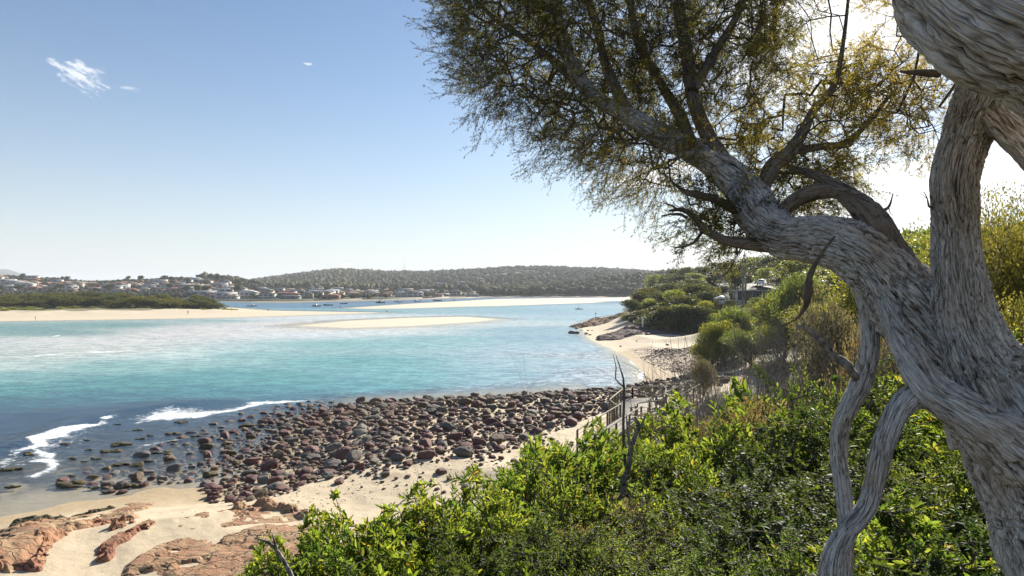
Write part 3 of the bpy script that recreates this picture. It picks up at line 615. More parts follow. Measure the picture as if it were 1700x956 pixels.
Gb = LP((1262, 315, 3.15, 13), (1285, 275, 3.2, 12), (1312, 250, 3.3, 11), (1335, 215, 3.4, 9), (1350, 185, 3.5, 7), (1385, 140, 3.6, 5), (1400, 70, 3.7, 3.5), (1410, -20, 3.9, 2))
G2 = LP((1318, 250, 3.3, 8), (1360, 243, 3.4, 6.5), (1400, 238, 3.5, 5), (1440, 205, 3.6, 4), (1475, 160, 3.7, 3))
G3 = LP((1150, 250, 3.4, 11), (1130, 195, 3.6, 9), (1098, 140, 3.8, 8), (1060, 70, 4., 7), (1040, -30, 4.3, 6), (1010, -150, 4.6, 4))
G4 = LP((1150, 150, 3.5, 8), (1185, 90, 3.7, 7), (1225, 20, 3.9, 6), (1250, -80, 4.1, 5), (1290, -200, 4.3, 3))
G5 = LP((1050, 195, 3.7, 9), (1010, 120, 3.9, 8), (990, 40, 4.2, 7), (960, -60, 4.5, 6), (940, -200, 4.9, 4))
G6 = LP((985, 160, 3.9, 9), (930, 110, 4.1, 7), (880, 70, 4.3, 5), (820, 30, 4.5, 4), (770, -20, 4.8, 3))
Ib = LP((1280, 408, 2.95, 14), (1240, 405, 3., 9), (1205, 399, 3.05, 7), (1172, 382, 3.1, 6), (1150, 358, 3.1, 5), (1132, 348, 3.1, 4), (1110, 350, 3.1, 1.5))
I2 = LP((1228, 352, 3.1, 9), (1195, 335, 3.1, 6), (1165, 325, 3.1, 5), (1140, 320, 3.1, 3.5), (1113, 300, 3.15, 1.5))
for nm, parts in (('branch', [E]), ('branch', [E2]), ('branch', [Fb]), ('branch', [Gb, G2]), ('branch', [G3]), ('branch', [G4]), ('branch', [G5]), ('branch', [G6]), ('branch', [Ib]), ('branch', [I2])):
    reroot(limb(nm, tree, [(p_, dict(n=48, step=.012, amp=.16)) for p_ in parts]))
Jb = LP((1425, 455, 2.62, 20), (1440, 510, 2.6, 15), (1444, 580, 2.55, 16), (1428, 640, 2.5, 19), (1398, 700, 2.5, 17), (1393, 760, 2.5, 15), (1402, 830, 2.45, 14), (1404, 900, 2.4, 15), (1400, 1000, 2.35, 18), (1405, 1130, 2.3, 22), (1400, 1290, 2.3, 24))
Kb = LP((1570, 665, 2.2, 34), (1530, 652, 2.15, 25), (1495, 675, 2.12, 20), (1470, 730, 2.1, 19), (1455, 790, 2.1, 18), (1438, 845, 2.1, 18), (1405, 885, 2.1, 19), (1383, 930, 2.1, 20), (1380, 1010, 2.1, 22), (1390, 1200, 2.1, 26), (1390, 1400, 2.1, 28))
Lb = LP((1430, 648, 2.53, 7), (1420, 630, 2.49, 7), (1408, 607, 2.46, 7), (1390, 596, 2.5, 7.5), (1368, 572, 2.5, 6), (1338, 548, 2.5, 4), (1322, 540, 2.5, 1.5))
Mb = LP((1386, 392, 2.5, 1.5), (1362, 424, 2.48, 3), (1346, 455, 2.5, 5), (1341, 482, 2.5, 6.5), (1338, 505, 2.52, 4.5), (1322, 530, 2.55, 1.5), (1300, 540, 2.6, .8))
M2 = LP((1560, 122, 1.9, 7), (1525, 121, 1.9, 5), (1494, 118, 1.9, 2))
M3 = LP((1590, 735, 2.0, 10), (1565, 742, 1.98, 7), (1548, 755, 1.97, 5), (1532, 760, 1.97, 3))
for a in (Jb, Kb):
    o_ = reroot(limb('stem', tree, [(a, dict(n=72, step=.01, amp=.2, twist=2))]))
    o_['label'] = 'thin bare grey stem dropping from the trunk to the ground'
def dead_limb(paths, m='dead', rng=np.random.default_rng(77)):
    mb = MB()
    for p_ in paths:
        s_ = spline(p_, .012); n = len(s_); c_ = s_[:, :3]+.010*fbm(s_[:, :3]*16, 3)[:, None]*np.array([1, .3, 1]); r_s = s_[:, 3]*(1+.30*fbm(s_[:, :3]*45+5, 3)); mb.tube(c_, r_s, 10)
        for _k in range(max(1, n//14)):
            i = int(rng.integers(n//4, n-1)); d = unit(c_[min(i+1, n-1)]-c_[i-1]+rng.normal(size=3)*[.02, .004, .02]); L_ = rng.uniform(.02, .10); q = [c_[i]]
            for j in range(4): d = unit(d+rng.normal(size=3)*.35); q.append(q[-1]+d*L_/4)
            mb.tube(np.array(q), np.linspace(min(r_s[i]*.5, .004), .0008, 5), 5)
    return reroot(mb.build('dead_branch', M[m], tree, True))
dead_limb([Lb, LP((1342, 551, 2.5, 3), (1334, 541, 2.5, 2), (1336, 532, 2.5, .8))]); dead_limb([Mb, LP((1440, 492, 2.5, 1.2), (1452, 455, 2.5, 1.6), (1470, 425, 2.5, 1.2), (1476, 405, 2.5, .6))], 'twig'); dead_limb([M2], 'twig'); None
dead_limb([LP((1165, 386, 3.1, 3), (1152, 402, 3.1, 2.4), (1135, 409, 3.1, 1.6), (1112, 410, 3.1, .7))], 'twig'); dead_limb([LP((1132, 350, 3.1, 3), (1118, 343, 3.1, 2), (1106, 338, 3.1, .8)), LP((1140, 362, 3.1, 3), (1125, 355, 3.1, 2.4), (1098, 358, 3.1, .8))], 'twig')
dead_limb([LP((1465, 352, 2.65, 3), (1476, 342, 2.65, 2), (1482, 322, 2.65, .8)), LP((1440, 330, 2.7, 4), (1415, 318, 2.7, 3), (1390, 315, 2.7, 1.5))]); dead_limb([LP((1600, 330, 2.35, 2), (1548, 345, 2.3, 2), (1540, 330, 2.3, 1), (1533, 318, 2.3, .5))], 'twig')
# ---------------------------------------------- crown: branchlets grown towards scattered leaf sites
def sites(poly, n, d0, d1, rng, edge=0.):
    poly = np.array(poly, float); lo = poly.min(0); hi = poly.max(0); out = []; tuft = n > 60
    while tuft and len(out) < n*.86:
        x, y = rng.uniform(lo, hi)
        if inpoly(np.array([x]), np.array([y]), poly)[0]:
            c_ = P(x, y, rng.uniform(d0, d1)); m_ = int(rng.integers(5, 13)); out += list(c_+np.clip(rng.normal(size=(m_, 3)), -1.3, 1.3)*rng.uniform(.05, .11))
    while len(out) < n:
        x, y = rng.uniform(lo, hi)
        if inpoly(np.array([x]), np.array([y]), poly)[0]:
            d = rng.uniform(d0, d1); out.append(P(x, y, d))
    return np.array(out)
def grow(skel, target, rng, sag=.06, seglen=.09):
    nodes = [r[:3] for s_ in skel for r in s_]; par = [-1]*len(nodes); nodes = list(nodes)
    arr = np.zeros((len(nodes)+len(target)*8+10, 3)); arr[:len(nodes)] = nodes; n = len(nodes); par = [-1]*n
    dd = np.array([np.min(np.linalg.norm(arr[:n]-t, axis=1)) for t in target]); ends = []
    for t in target[np.argsort(dd)]:
        d = np.linalg.norm(arr[:n]-t, axis=1); j = int(np.argmin(np.abs(d-.05)+.0)); a = arr[j]
        Ld = np.linalg.norm(t-a); m = max(1, min(6, int(Ld/seglen)))
        side = rng.normal(size=3)*.13*Ld; prev = j
        for k in range(1, m+1):
            u = k/m; pt = a+(t-a)*u+side*math.sin(math.pi*u)+rng.normal(size=3)*.012*(u < 1)
            arr[n] = pt; par.append(prev); prev = n; n += 1
        ends.append(prev)
    arr = arr[:n]; par = np.array(par); cnt = np.zeros(n)
    for e in ends: cnt[e] += 1
    for k in range(n-1, -1, -1):
        if par[k] >= 0: cnt[par[k]] += cnt[k]
    idx = np.where(par >= 0)[0]
    return arr, par, cnt, idx, np.array(ends)
def spray_proto(rng, nside=9, L0=.17, leafL=.015, leafW=.0032, per=15):
    """one leafy twig along +Z: twig segments and leaf frames"""
    t = np.linspace(0, 1, 8)[:, None]; bend = rng.normal(size=2)*.25
    ax = np.c_[bend[0]*t[:, 0]**2*L0, bend[1]*t[:, 0]**2*L0, t[:, 0]*L0]
    P0 = [ax[:-1]]; P1 = [ax[1:]]; R0 = [np.linspace(.0016, .0008, 7)]; R1 = [np.linspace(.0015, .0006, 7)]
    lp = []; ld = []
    def leafy(a, b, n):
        u = np.sort(rng.uniform(.05, 1, n))[:, None]; D = unit(b-a); q = a+(b-a)*u
        rnd = rng.normal(size=(n, 3)); rnd -= (rnd@D)[:, None]*D; rnd = unit(rnd)
        lp.append(q); ld.append(unit(D*rng.uniform(.5, 1.3, (n, 1))+rnd*.8))
    leafy(ax[3], ax[-1], per)
    for k in range(nside):
        u = rng.uniform(.15, .95); i = min(6, int(u*7)); a = ax[i]+(ax[i+1]-ax[i])*(u*7-i); phi = rng.uniform(0, 6.283)
        D = unit(np.array([math.cos(phi)*.8, math.sin(phi)*.8, .9])); ln = rng.uniform(.04, .10)*(1.25-u*.5)
        mid = a+D*ln*.5+rng.normal(size=3)*.004; b = mid+unit(D+np.array([0, 0, .35]))*ln*.5
        P0 += [[a], [mid]]; P1 += [[mid], [b]]; R0 += [[.0009], [.0007]]; R1 += [[.0007], [.0004]]
        leafy(a, mid, per//3); leafy(mid, b, per*2//3)
    lp = np.concatenate(lp); ld = np.concatenate(ld)
    return np.concatenate(P0), np.concatenate(P1), np.concatenate(R0), np.concatenate(R1), lp, ld, leafL, leafW
def orient(D, rng):
    D = unit(D); ref = rng.normal(size=D.shape); U = unit(np.cross(D, ref)); B = np.cross(D, U)
    return np.stack([U, B, D], -1)     # columns
def crown(parent, skel, targets, rng, lean, mleaf, protos, name='foliage', scale=1., rmin=.0012, rmax=.010, reroot_=None):
    arr, par, cnt, idx, ends = grow(skel, targets, rng)
    r = rmin*1.25*np.maximum(cnt, 1)**.42
    r = np.minimum(r, rmax)
    pr = np.where(par >= 0, np.minimum(r[np.maximum(par, 0)], r*1.6), r)
    v, q = segs(arr[par[idx]], arr[idx], pr[idx], r[idx], 4)
    a = mk('foliage_twigs', v, q, None, M['twig'], parent)
    D = unit(arr[ends]-arr[par[ends]])+np.array(lean)+rng.normal(size=(len(ends), 3))*.28
    Rm = orient(D, rng); sc = rng.uniform(.75, 1.25, len(ends))*scale
    pk = rng.integers(0, len(protos), len(ends)); LV = []; LT = []; n0 = 0; TV = []; TQ = []; t0 = 0
    for k, pr_ in enumerate(protos):
        s = np.where(pk == k)[0]
        if not len(s): continue
        P0, P1, R0_, R1_, lp, ld, lL, lW = pr_
        f = lambda A: np.einsum('nij,mj->nmi', Rm[s]*sc[s][:, None, None], A)+arr[ends[s]][:, None]
        fd = lambda A: np.einsum('nij,mj->nmi', Rm[s], A)
        v, q = segs(f(P0).reshape(-1, 3), f(P1).reshape(-1, 3), np.tile(R0_, len(s)), np.tile(R1_, len(s)), 3); TV.append(v); TQ.append(q+t0); t0 += len(v)
        pp = f(lp).reshape(-1, 3); dv = fd(ld).reshape(-1, 3)
        v, _, t = leafmesh(pp, dv, rng.normal(size=pp.shape), lL*rng.uniform(.7, 1.3, len(pp)), lW*rng.uniform(.8, 1.3, len(pp)), True)
        LV.append(v); LT.append(t+n0); n0 += len(v)
    b = mk('foliage_twigs', np.vstack(TV), np.vstack(TQ), None, M['twig'], parent)
    c = mk(name, np.vstack(LV), None, np.vstack(LT), mleaf, parent)
    for o in (a, b, c):
        if reroot_: reroot_(o)
    return a, b, c
rg = np.random.default_rng(11)
PR = [spray_proto(rg) for _ in range(5)]
PRlong = [spray_proto(rg, 7, .24, .017, .003, 10) for _ in range(4)]
skU = [spline(s_, .08) for s_ in (stemD[7:], Fb, Gb, G2, G3, G4, G5, G6, E[3:], E2, I2, Ib[3:])]
dense = [(752, -60), (760, 12), (778, 58), (812, 98), (850, 150), (900, 185), (950, 205), (1000, 222), (1090, 215), (1190, 150), (1310, 60), (1335, -60)]
above = [(740, -420), (755, -60), (1335, -60), (1400, -420)]
mid = [(1000, 222), (1060, 262), (1120, 285), (1200, 262), (1300, 330), (1380, 310), (1430, 250), (1440, 170), (1420, 110), (1330, 60), (1190, 150), (1090, 215)]
fringe = [(755, 20), (765, 62), (790, 100), (850, 172), (893, 205), (960, 232), (1000, 245), (1050, 285), (1110, 300), (1090, 255), (960, 200), (850, 140)]
crown(tree, skU, np.vstack([sites(dense, 2200, 3.4, 5.3, rg), sites(above, 700, 3.4, 5.8, rg)]), rg, (-.45, .0, -.05), M['tea_leaf'], PR, reroot_=reroot)
crown(tree, skU, np.vstack([sites(mid, 480, 2.9, 4.4, rg), sites([(1150, 150), (1310, 60), (1400, 0), (1330, -60), (1200, 0)], 60, 3.2, 4.3, rg)]), rg, (.0, .0, .2), M['tea_leaf_gold'], PR, reroot_=reroot)
crown(tree, skU, np.vstack([sites(fringe, 420, 3.5, 4.6, rg), sites([(895, 232), (885, 255), (905, 252), (925, 215), (950, 205)], 9, 4., 4.1, rg), sites([(1060, 290), (1075, 320), (1100, 330), (1110, 300)], 8, 3.5, 3.7, rg)]), rg, (-.7, 0, -.45), M['tea_leaf'], PRlong, reroot_=reroot)
crown(tree, [spline(Ib, .05), spline(I2, .05)], sites([(1140, 318), (1160, 300), (1225, 340), (1262, 400), (1215, 402), (1165, 380)], 130, 3.0, 3.5, rg), rg, (-.4, 0, .1), M['tea_leaf'], PR, reroot_=reroot)
crown(tree, [spline(E, .05), spline(E2, .05), spline(Gb, .08)], sites([(1270, 330), (1300, 360), (1400, 350), (1440, 300), (1390, 270), (1310, 260)], 150, 3.0, 3.8, rg), rg, (.3, 0, -.1), M['tea_leaf'], PR, reroot_=reroot)
# golden sprays hanging from the thick limb
gs = [spline(LP((1560, -40, 2.4, 5), (1530, 60, 2.9, 4), (1510, 150, 3.1, 3), (1480, 200, 3.3, 3)), .06), spline(LP((1640, 60, 2.9, 5), (1580, 150, 3.2, 4), (1540, 200, 3.3, 3)), .06)]
for s_ in gs: reroot(limb('branch', tree, [(s_[::3]*np.array([1, 1, 1, .6]), dict(n=24, step=.02, amp=.1))]))
crown(tree, gs, np.vstack([sites([(1425, 130), (1470, 95), (1540, 115), (1600, 170), (1560, 235), (1520, 225), (1460, 180)], 190, 2.9, 3.9, rg), sites([(1450, -60), (1465, 50), (1500, 70), (1530, 20), (1560, -60)], 45, 2.9, 3.6, rg)]), rg, (-.5, 0, -.15), M['tea_leaf_gold'], PR, rmax=.0035, reroot_=reroot)
# ------------------------------------------------------------------ rocks
def rock_mat(name, cols, rough=.8, spec=.3, bump=.6):
    m, nt, o = mat(name); f = islandrand(nt); c = ramp(nt, f, cols); t = N(nt, 'ShaderNodeTexCoord'); g = N(nt, 'ShaderNodeNewGeometry')
    n = noise(nt, g.outputs['Position'], 7, 7, .65); n2 = noise(nt, g.outputs['Position'], 28, 4, .6)
    c = mixcol(nt, 1., c, mixcol(nt, n, (.45, .43, .42), (1.5, 1.5, 1.48)), 'MULTIPLY')
    c = mixcol(nt, math_(nt, 'MULTIPLY', maprange(nt, n2, .58, .7), .45), c, (.27, .23, .18))
    p = N(nt, 'ShaderNodeBsdfPrincipled'); L(nt, c, p.inputs['Base Color']); p.inputs['Roughness'].default_value = rough; p.inputs['Specular IOR Level'].default_value = spec
    b = N(nt, 'ShaderNodeBump'); b.inputs['Strength'].default_value = bump; b.inputs['Distance'].default_value = .05
    L(nt, math_(nt, 'ADD', n, math_(nt, 'MULTIPLY', n2, .4)), b.inputs['Height']); L(nt, b.outputs[0], p.inputs['Normal']); L(nt, p.outputs[0], o.inputs[0]); return m
RC = {'purple': [(0, (.11, .055, .052)), (1, (.17, .09, .08))], 'brown': [(0, (.12, .085, .055)), (1, (.19, .13, .08))],
      'grey': [(0, (.10, .09, .08)), (1, (.17, .15, .13))], 'weedy': [(0, (.06, .052, .025)), (1, (.10, .08, .035))]}
for k, v in RC.items(): M['rock_'+k] = rock_mat('boulder_'+k, v)
M['rock_mixed'] = rock_mat('boulder_mixed', [(0, (.095, .05, .047)), (.3, (.14, .072, .065)), (.5, (.15, .105, .07)), (.75, (.10, .085, .075)), (.9, (.19, .15, .11)), (1, (.06, .05, .03))])
def shelf_mat(name, c0, c1, c2):
    m, nt, o = mat(name); g = N(nt, 'ShaderNodeNewGeometry'); pos = g.outputs['Position']
    mp = N(nt, 'ShaderNodeMapping'); mp.inputs['Rotation'].default_value = (0, 0, .5); mp.inputs['Scale'].default_value = (.5, 1.5, 1.); L(nt, pos, mp.inputs[0])
    n = noise(nt, pos, .9, 6, .65); n2 = noise(nt, pos, 12, 6, .65); n3 = noise(nt, mp.outputs[0], 2.2, 6, .7)
    c = mixcol(nt, maprange(nt, n, .42, .58), c0, c1); c = mixcol(nt, maprange(nt, n3, .55, .66), c, c2); c = mixcol(nt, 1., c, mixcol(nt, n2, (.55, .55, .55), (1.4, 1.4, 1.4)), 'MULTIPLY')
    v = N(nt, 'ShaderNodeTexVoronoi', feature='DISTANCE_TO_EDGE'); v.inputs['Scale'].default_value = .9
    dv = N(nt, 'ShaderNodeVectorMath', operation='ADD'); L(nt, mp.outputs[0], dv.inputs[0]); nz = N(nt, 'ShaderNodeTexNoise'); nz.inputs['Scale'].default_value = 1.5; L(nt, pos, nz.inputs['Vector']); L(nt, nz.outputs['Color'], dv.inputs[1]); L(nt, dv.outputs[0], v.inputs['Vector'])
    ck = maprange(nt, v.outputs['Distance'], 0, .035); c = mixcol(nt, ck, tuple(q*.25 for q in c0), c)
    p = N(nt, 'ShaderNodeBsdfPrincipled'); L(nt, c, p.inputs['Base Color']); p.inputs['Roughness'].default_value = .85; p.inputs['Specular IOR Level'].default_value = .2
    b = N(nt, 'ShaderNodeBump'); b.inputs['Strength'].default_value = 1.; b.inputs['Distance'].default_value = .09
    L(nt, math_(nt, 'ADD', math_(nt, 'ADD', n3, math_(nt, 'MULTIPLY', n2, .5)), math_(nt, 'MULTIPLY', ck, .5)), b.inputs['Height']); L(nt, b.outputs[0], p.inputs['Normal']); L(nt, p.outputs[0], o.inputs[0]); return m
M['shelf_red'] = shelf_mat('red_sandstone', (.30, .14, .09), (.38, .21, .12), (.20, .10, .08))
M['shelf_tan'] = shelf_mat('tan_sandstone', (.40, .27, .16), (.36, .20, .12), (.22, .17, .10))
M['shelf_dark'] = shelf_mat('dark_shore_rock', (.13, .085, .08), (.18, .12, .10), (.06, .05, .04))
import bmesh
def ico(sub):
    b = bmesh.new(); bmesh.ops.create_icosphere(b, subdivisions=sub, radius=1); b.verts.ensure_lookup_table()
    v = np.array([x.co[:] for x in b.verts]); f = np.array([[x.index for x in q.verts] for q in b.faces]); b.free(); return v, f
I3, I3f = ico(4); I2v, I2f = ico(3); I1v, I1f = ico(2); I0v, I0f = ico(1)
def rockshape(V, seed, rng):
    n = fbm(V*1.1+seed*5.1, 3); m = fbm(V*3.2+seed*2.7, 3)
    v = V*(1+.45*n+.2*m)[:, None]
    for k in range(9):           # flattened faces as broken boulders have
        d = unit(rng.normal(size=3)); h = rng.uniform(.45, .8); s = v@d; v = v-np.outer(np.maximum(s-h, 0)*.85, d)
    v = v*np.array([1, rng.uniform(.55, .95), rng.uniform(.38, .8)]); return v+.05*fbm(v*8+seed, 3)[:, None]*unit(v)
rb = np.random.default_rng(3)
RS3 = [rockshape(I3, k, np.random.default_rng(k)) for k in range(9)]
RS1 = [rockshape(I2v, k, np.random.default_rng(k)) for k in range(9)]
RS0 = [rockshape(I1v, k, np.random.default_rng(k)) for k in range(9)]
FIELD = gl((395, 775), (430, 735), (470, 700), (530, 676), (620, 664), (760, 658), (900, 650), (1010, 644), (1080, 634), (1160, 634), (1220, 650), (1200, 680), (1080, 690), (1000, 705), (960, 725), (900, 752), (840, 778), (740, 800), (620, 822), (520, 835), (440, 862), (385, 860), (365, 815))
LOOSE = gl((560, 820), (700, 800), (900, 750), (960, 760), (900, 830), (700, 860), (560, 850))
WETF = gl((165, 745), (220, 720), (330, 700), (440, 690), (520, 668), (560, 690), (460, 745), (390, 790), (300, 775), (215, 770))
DRYP = [(640, 745, 6), (720, 705, 4), (560, 770, 5), (800, 740, 5), (470, 830, 5), (690, 780, 4)]
rocks = []   # x, y, r, z
grid = {}
def far_enough(x, y, r, k=.82):
    gx, gy = int(x//1.6), int(y//1.6)
    for i in range(gx-1, gx+2):
        for j in range(gy-1, gy+2):
            for (a, b, c) in grid.get((i, j), ()):
                if (a-x)**2+(b-y)**2 < ((r+c)*k)**2: return False
    return True
def put(x, y, r): grid.setdefault((int(x//1.6), int(y//1.6)), []).append((x, y, r)); rocks.append((x, y, r))
DP = [(G(a, b), s) for a, b, s in DRYP]
def throw(poly, tries, med, sig, mx, dens=None, k=.82):
    lo = np.min(poly, 0); hi = np.max(poly, 0); X = rb.uniform(lo, hi, (tries, 2)); ok = inpoly(X[:, 0], X[:, 1], poly); X = X[ok]
    Rr = np.minimum(np.exp(rb.normal(math.log(med), sig, len(X))), mx); o = np.argsort(-Rr); Dn = dens(X) if dens else np.ones(len(X)); U = rb.uniform(size=len(X))
    for i in o:
        if U[i] < Dn[i] and far_enough(X[i, 0], X[i, 1], Rr[i], k): put(X[i, 0], X[i, 1], Rr[i])
for (a, b, r) in ((510, 700, .8), (410, 700, .95), (413, 712, .6), (345, 748, .7), (370, 742, .6), (545, 820, .75), (515, 815, .65), (585, 765, .6), (735, 765, .75), (790, 752, .55), (870, 700, .7), (820, 735, .5), (650, 700, .8), (690, 742, .7), (350, 838, .35),
                  (385, 845, .55), (430, 840, .7), (395, 860, .5), (415, 855, .4), (1120, 645, .45), (1010, 655, .4), (1075, 640, .35), (770, 668, .5), (550, 662, .6)):
    x, y = G(a, b, .4); put(x, y, r*.78)
fsdf = lambda X: sdf(X[:, 0], X[:, 1], FIELD)
throw(FIELD, 52000, .175, .58, .75, lambda X: np.clip(.75+.35*fbm(xy3(X[:, 0]*.25, X[:, 1]*.25), 3)*2, .12, 1)*np.clip(fsdf(X)/2.+.3, .2, 1), .80)
throw(FIELD, 22000, .12, .3, .25, lambda X: np.clip(.6+fbm(xy3(X[:, 0]*.3, X[:, 1]*.3, 4.), 3)*1.6, 0, 1), .85)
throw(gl((330, 745), (440, 690), (560, 663), (520, 740), (420, 840), (345, 850)), 7000, .22, .45, .6, lambda X: np.clip(.75+fbm(xy3(X[:, 0]*.4, X[:, 1]*.4, 3.), 3)*1.6, .05, .8), .9)
throw(gl((320, 800), (420, 770), (560, 790), (760, 780), (900, 740), (880, 790), (700, 830), (540, 850), (430, 878), (350, 850)), 2600, .17, .55, .55, lambda X: np.clip(.22+fbm(xy3(X[:, 0]*.45, X[:, 1]*.45, 6.), 3)*1.5, .03, .8), .95)
throw(LOOSE, 900, .16, .4, .4, lambda X: .35+0*X[:, 0], 1.2)
throw(gl((100, 800), (150, 745), (260, 705), (420, 672), (560, 660), (440, 700), (380, 800), (300, 800), (200, 820)), 9000, .2, .5, .6, lambda X: np.clip(.34+fbm(xy3(X[:, 0]*.3, X[:, 1]*.3, 12.), 3)*1.8, 0, .8), .95)
throw(WETF, 1400, .34, .4, .8, lambda X: np.clip(.35+fbm(xy3(X[:, 0]*.35, X[:, 1]*.35, 8.), 3)*1.8, 0, .8), .95)
WEEDY = [(45, 752, 34, 9), (22, 777, 46, 10), (20, 806, 32, 9), (205, 736, 52, 18), (232, 727, 18, 8), (185, 747, 40, 10), (120, 788, 20, 5), (118, 802, 66, 14), (155, 808, 22, 7), (215, 806, 50, 16), (178, 815, 30, 9), (195, 703, 16, 8), (230, 712, 20, 6), (142, 729, 14, 4), (150, 745, 16, 4),
         (120, 759, 18, 5), (160, 760, 22, 7), (140, 764, 12, 5), (290, 718, 30, 8), (250, 722, 14, 5), (300, 700, 30, 8), (330, 722, 26, 8), (285, 731, 22, 7), (200, 770, 34, 9), (240, 765, 24, 8), (260, 750, 30, 8), (107, 735, 20, 5)]
protoR = {}
for mk_ in RC:
    for k in range(9):
        pass
def rock_obj(x, y, r, k, kind, z=None, flat=1.):
    key = (k, kind)
    if key not in protoR:
        me = mk('boulder', RS3[k], None, I3f, M['rock_'+kind], None, True); protoR[key] = me; o = me
    else:
        o = protoR[key].copy(); COL.objects.link(o)
    z = H(x, y) if z is None else z
    o.location = (x, y, z+r*.22*flat); o.rotation_euler = (rb.uniform(-.25, .25), rb.uniform(-.25, .25), rb.uniform(0, 6.28)); o.scale = (r, r, r*flat); return o
arrR = np.array(rocks); hz = HA(arrR[:, :2]); dist = arrR[:, 1]; size = arrR[:, 2]/dist
pxr = 850+F*arrR[:, 0]/arrR[:, 1]; pyr = HZ+F*(CZ-hz)/arrR[:, 1]
BW = gl((965, 745), (1005, 690), (1115, 655), (1130, 690), (1010, 740))
vis = (pyr < 900)
order = np.argsort(-np.where(vis, size, 0)); big = set(order[:270].tolist())
zone = lambda a, b: ('wet at the seaward edge of the boulder field' if a < 430 else 'beside the open sand' if b > 790 else 'near the timber boardwalk' if a > 900 else
                     'close to the waterline' if b < 690 else 'amid the middle of the stony shore' if a < 650 else 'between mid shore and the boardwalk')
for i in order[:270]:
    x, y, r = arrR[i]; kk = rb.choice(['purple', 'purple', 'brown', 'grey']) if pxr[i] > 420 or pyr[i] > 800 else rb.choice(['weedy', 'brown', 'grey', 'purple'])
    k = int(rb.integers(0, 9)); o = rock_obj(x, y, r, k, kk, hz[i])
    sz = 'large' if r > .62 else 'medium' if r > .45 else 'small'
    shp = 'rounded' if k % 3 == 0 else 'blocky' if k % 3 == 1 else 'flattish'
    tag(o, f"{sz} {shp} {dict(purple='purple brown', brown='tan brown', grey='grey', weedy='olive weed crusted')[kk]} boulder {zone(pxr[i], pyr[i])}", 'boulder', f'{sz} boulders {zone(pxr[i], pyr[i])}')
def merge_rocks(name, idx, shapes, faces, matl):
    V = []; T = []; n0 = 0
    for i in idx:
        x, y, r = arrR[i]; v = shapes[int(rb.integers(0, 9))]*r; a = rb.uniform(0, 6.28); c, s = math.cos(a), math.sin(a)
        v = np.stack([v[:, 0]*c-v[:, 1]*s+x, v[:, 0]*s+v[:, 1]*c+y, v[:, 2]+hz[i]+r*.22], 1); V.append(v); T.append(faces+n0); n0 += len(v)
    return mk(name, np.vstack(V), None, np.vstack(T), matl, None, True)
o = merge_rocks('beach_cobbles', order[270:270+3600], RS1, I2f, M['rock_mixed']); tag(o, 'mass of smaller brown and purple cobbles packed across the stony shore', 'cobbles', kind='stuff')
o = merge_rocks('shingle', order[3870:], RS0, I1f, M['rock_mixed']); tag(o, 'small shingle stones filling gaps between the boulders', 'shingle', kind='stuff')
for n_, (a, b, w, h) in enumerate(WEEDY):       # low weed crusted reef rocks, lumpy
    x, y = G(a, b, .1); d = y; r = w/F*d*.5; k = n_ % 9
    v = np.concatenate([RS1[(k+j) % 9]*np.array([rb.uniform(.35, .6), rb.uniform(.3, .5), rb.uniform(.16, .26)])*r+np.array([rb.uniform(-.55, .55)*r, rb.uniform(-.3, .3)*r, 0]) for j in range(5)])
    v += .06*fbm(v*4+n_, 3)[:, None]*np.array([1, 1, 1.2])
    f = np.concatenate([I2f+len(I2v)*j for j in range(5)])
    o = mk('reef_rock', v, None, f, M['rock_weedy'], None, True); o.location = (x, y, max(H(x, y), -.05)+.08)
    wz_ = 'in the surf' if b < 760 and a < 80 else 'in the clear shallows over sand' if b > 780 else 'in dark water off the boulder field' if a > 170 else 'in dark rippled water'
    tag(o, f"{'long' if w > 38 else 'small' if w < 20 else 'low'} {'ragged' if k % 2 else 'lumpy'} brown weed crusted rock {wz_}", 'rock', f'weed crusted rocks {wz_}')
# pebbles on the cove beach
PB = gl((1050, 584), (1110, 586), (1190, 595), (1240, 615), (1240, 640), (1150, 632), (1100, 616), (1068, 600))
X = rb.uniform(np.min(PB, 0), np.max(PB, 0), (9000, 2)); X = X[inpoly(X[:, 0], X[:, 1], PB)]; X = X[rb.uniform(size=len(X)) < np.clip(.5+fbm(xy3(X[:, 0]*.2, X[:, 1]*.2), 3), .1, 1)]; Zp = HA(X)
rr_ = np.exp(rb.normal(math.log(.11), .4, len(X))); V = (I0v[None]*rr_[:, None, None]*np.array([1, .9, .6])+np.c_[X, Zp][:, None]).reshape(-1, 3)
o = mk('beach_pebbles', V, None, (I0f[None]+(np.arange(len(X))*len(I0v))[:, None, None]).reshape(-1, 3), M['rock_mixed']); tag(o, 'strip of red brown pebbles on the little cove beach', 'pebbles', kind='stuff')
for a, b, r in ((1090, 586, .3), (1030, 573, .25), (1108, 578, .35), (1057, 570, .22), (1152, 635, .4), (1092, 628, .3), (1124, 632, .55), (1040, 563, .45), (1062, 562, .6), (1075, 563, .5), (1100, 560, .4), (1020, 562, .5), (1130, 564, .4)):
    x, y = G(a, b, .5); o = rock_obj(x, y, r*1.5, int(rb.integers(0, 9)), 'grey'); tag(o, f"{'dark' if b < 566 else 'lone'} grey rock {'under the headland ledge' if b < 568 else 'on the pale cove beach'}", 'rock', f"rocks {'under the headland ledge' if b < 568 else 'on the cove beach'}")
for a, b, r in ((957, 545, .6), (962, 543, .5), (950, 553, 1.1), (958, 553, .8), (976, 549, .5), (983, 549, .5), (974, 554, .7), (980, 556, .5), (965, 548, .3), (1000, 552, .7), (1025, 527, .7), (990, 531, .6)):
    x, y = G(a, b, .1); o = rock_obj(x, y, r*1.3, int(rb.integers(0, 9)), 'grey', .05, .7); tag(o, 'low dark rock awash off the point of the headland', 'rock', 'rocks awash off the headland')
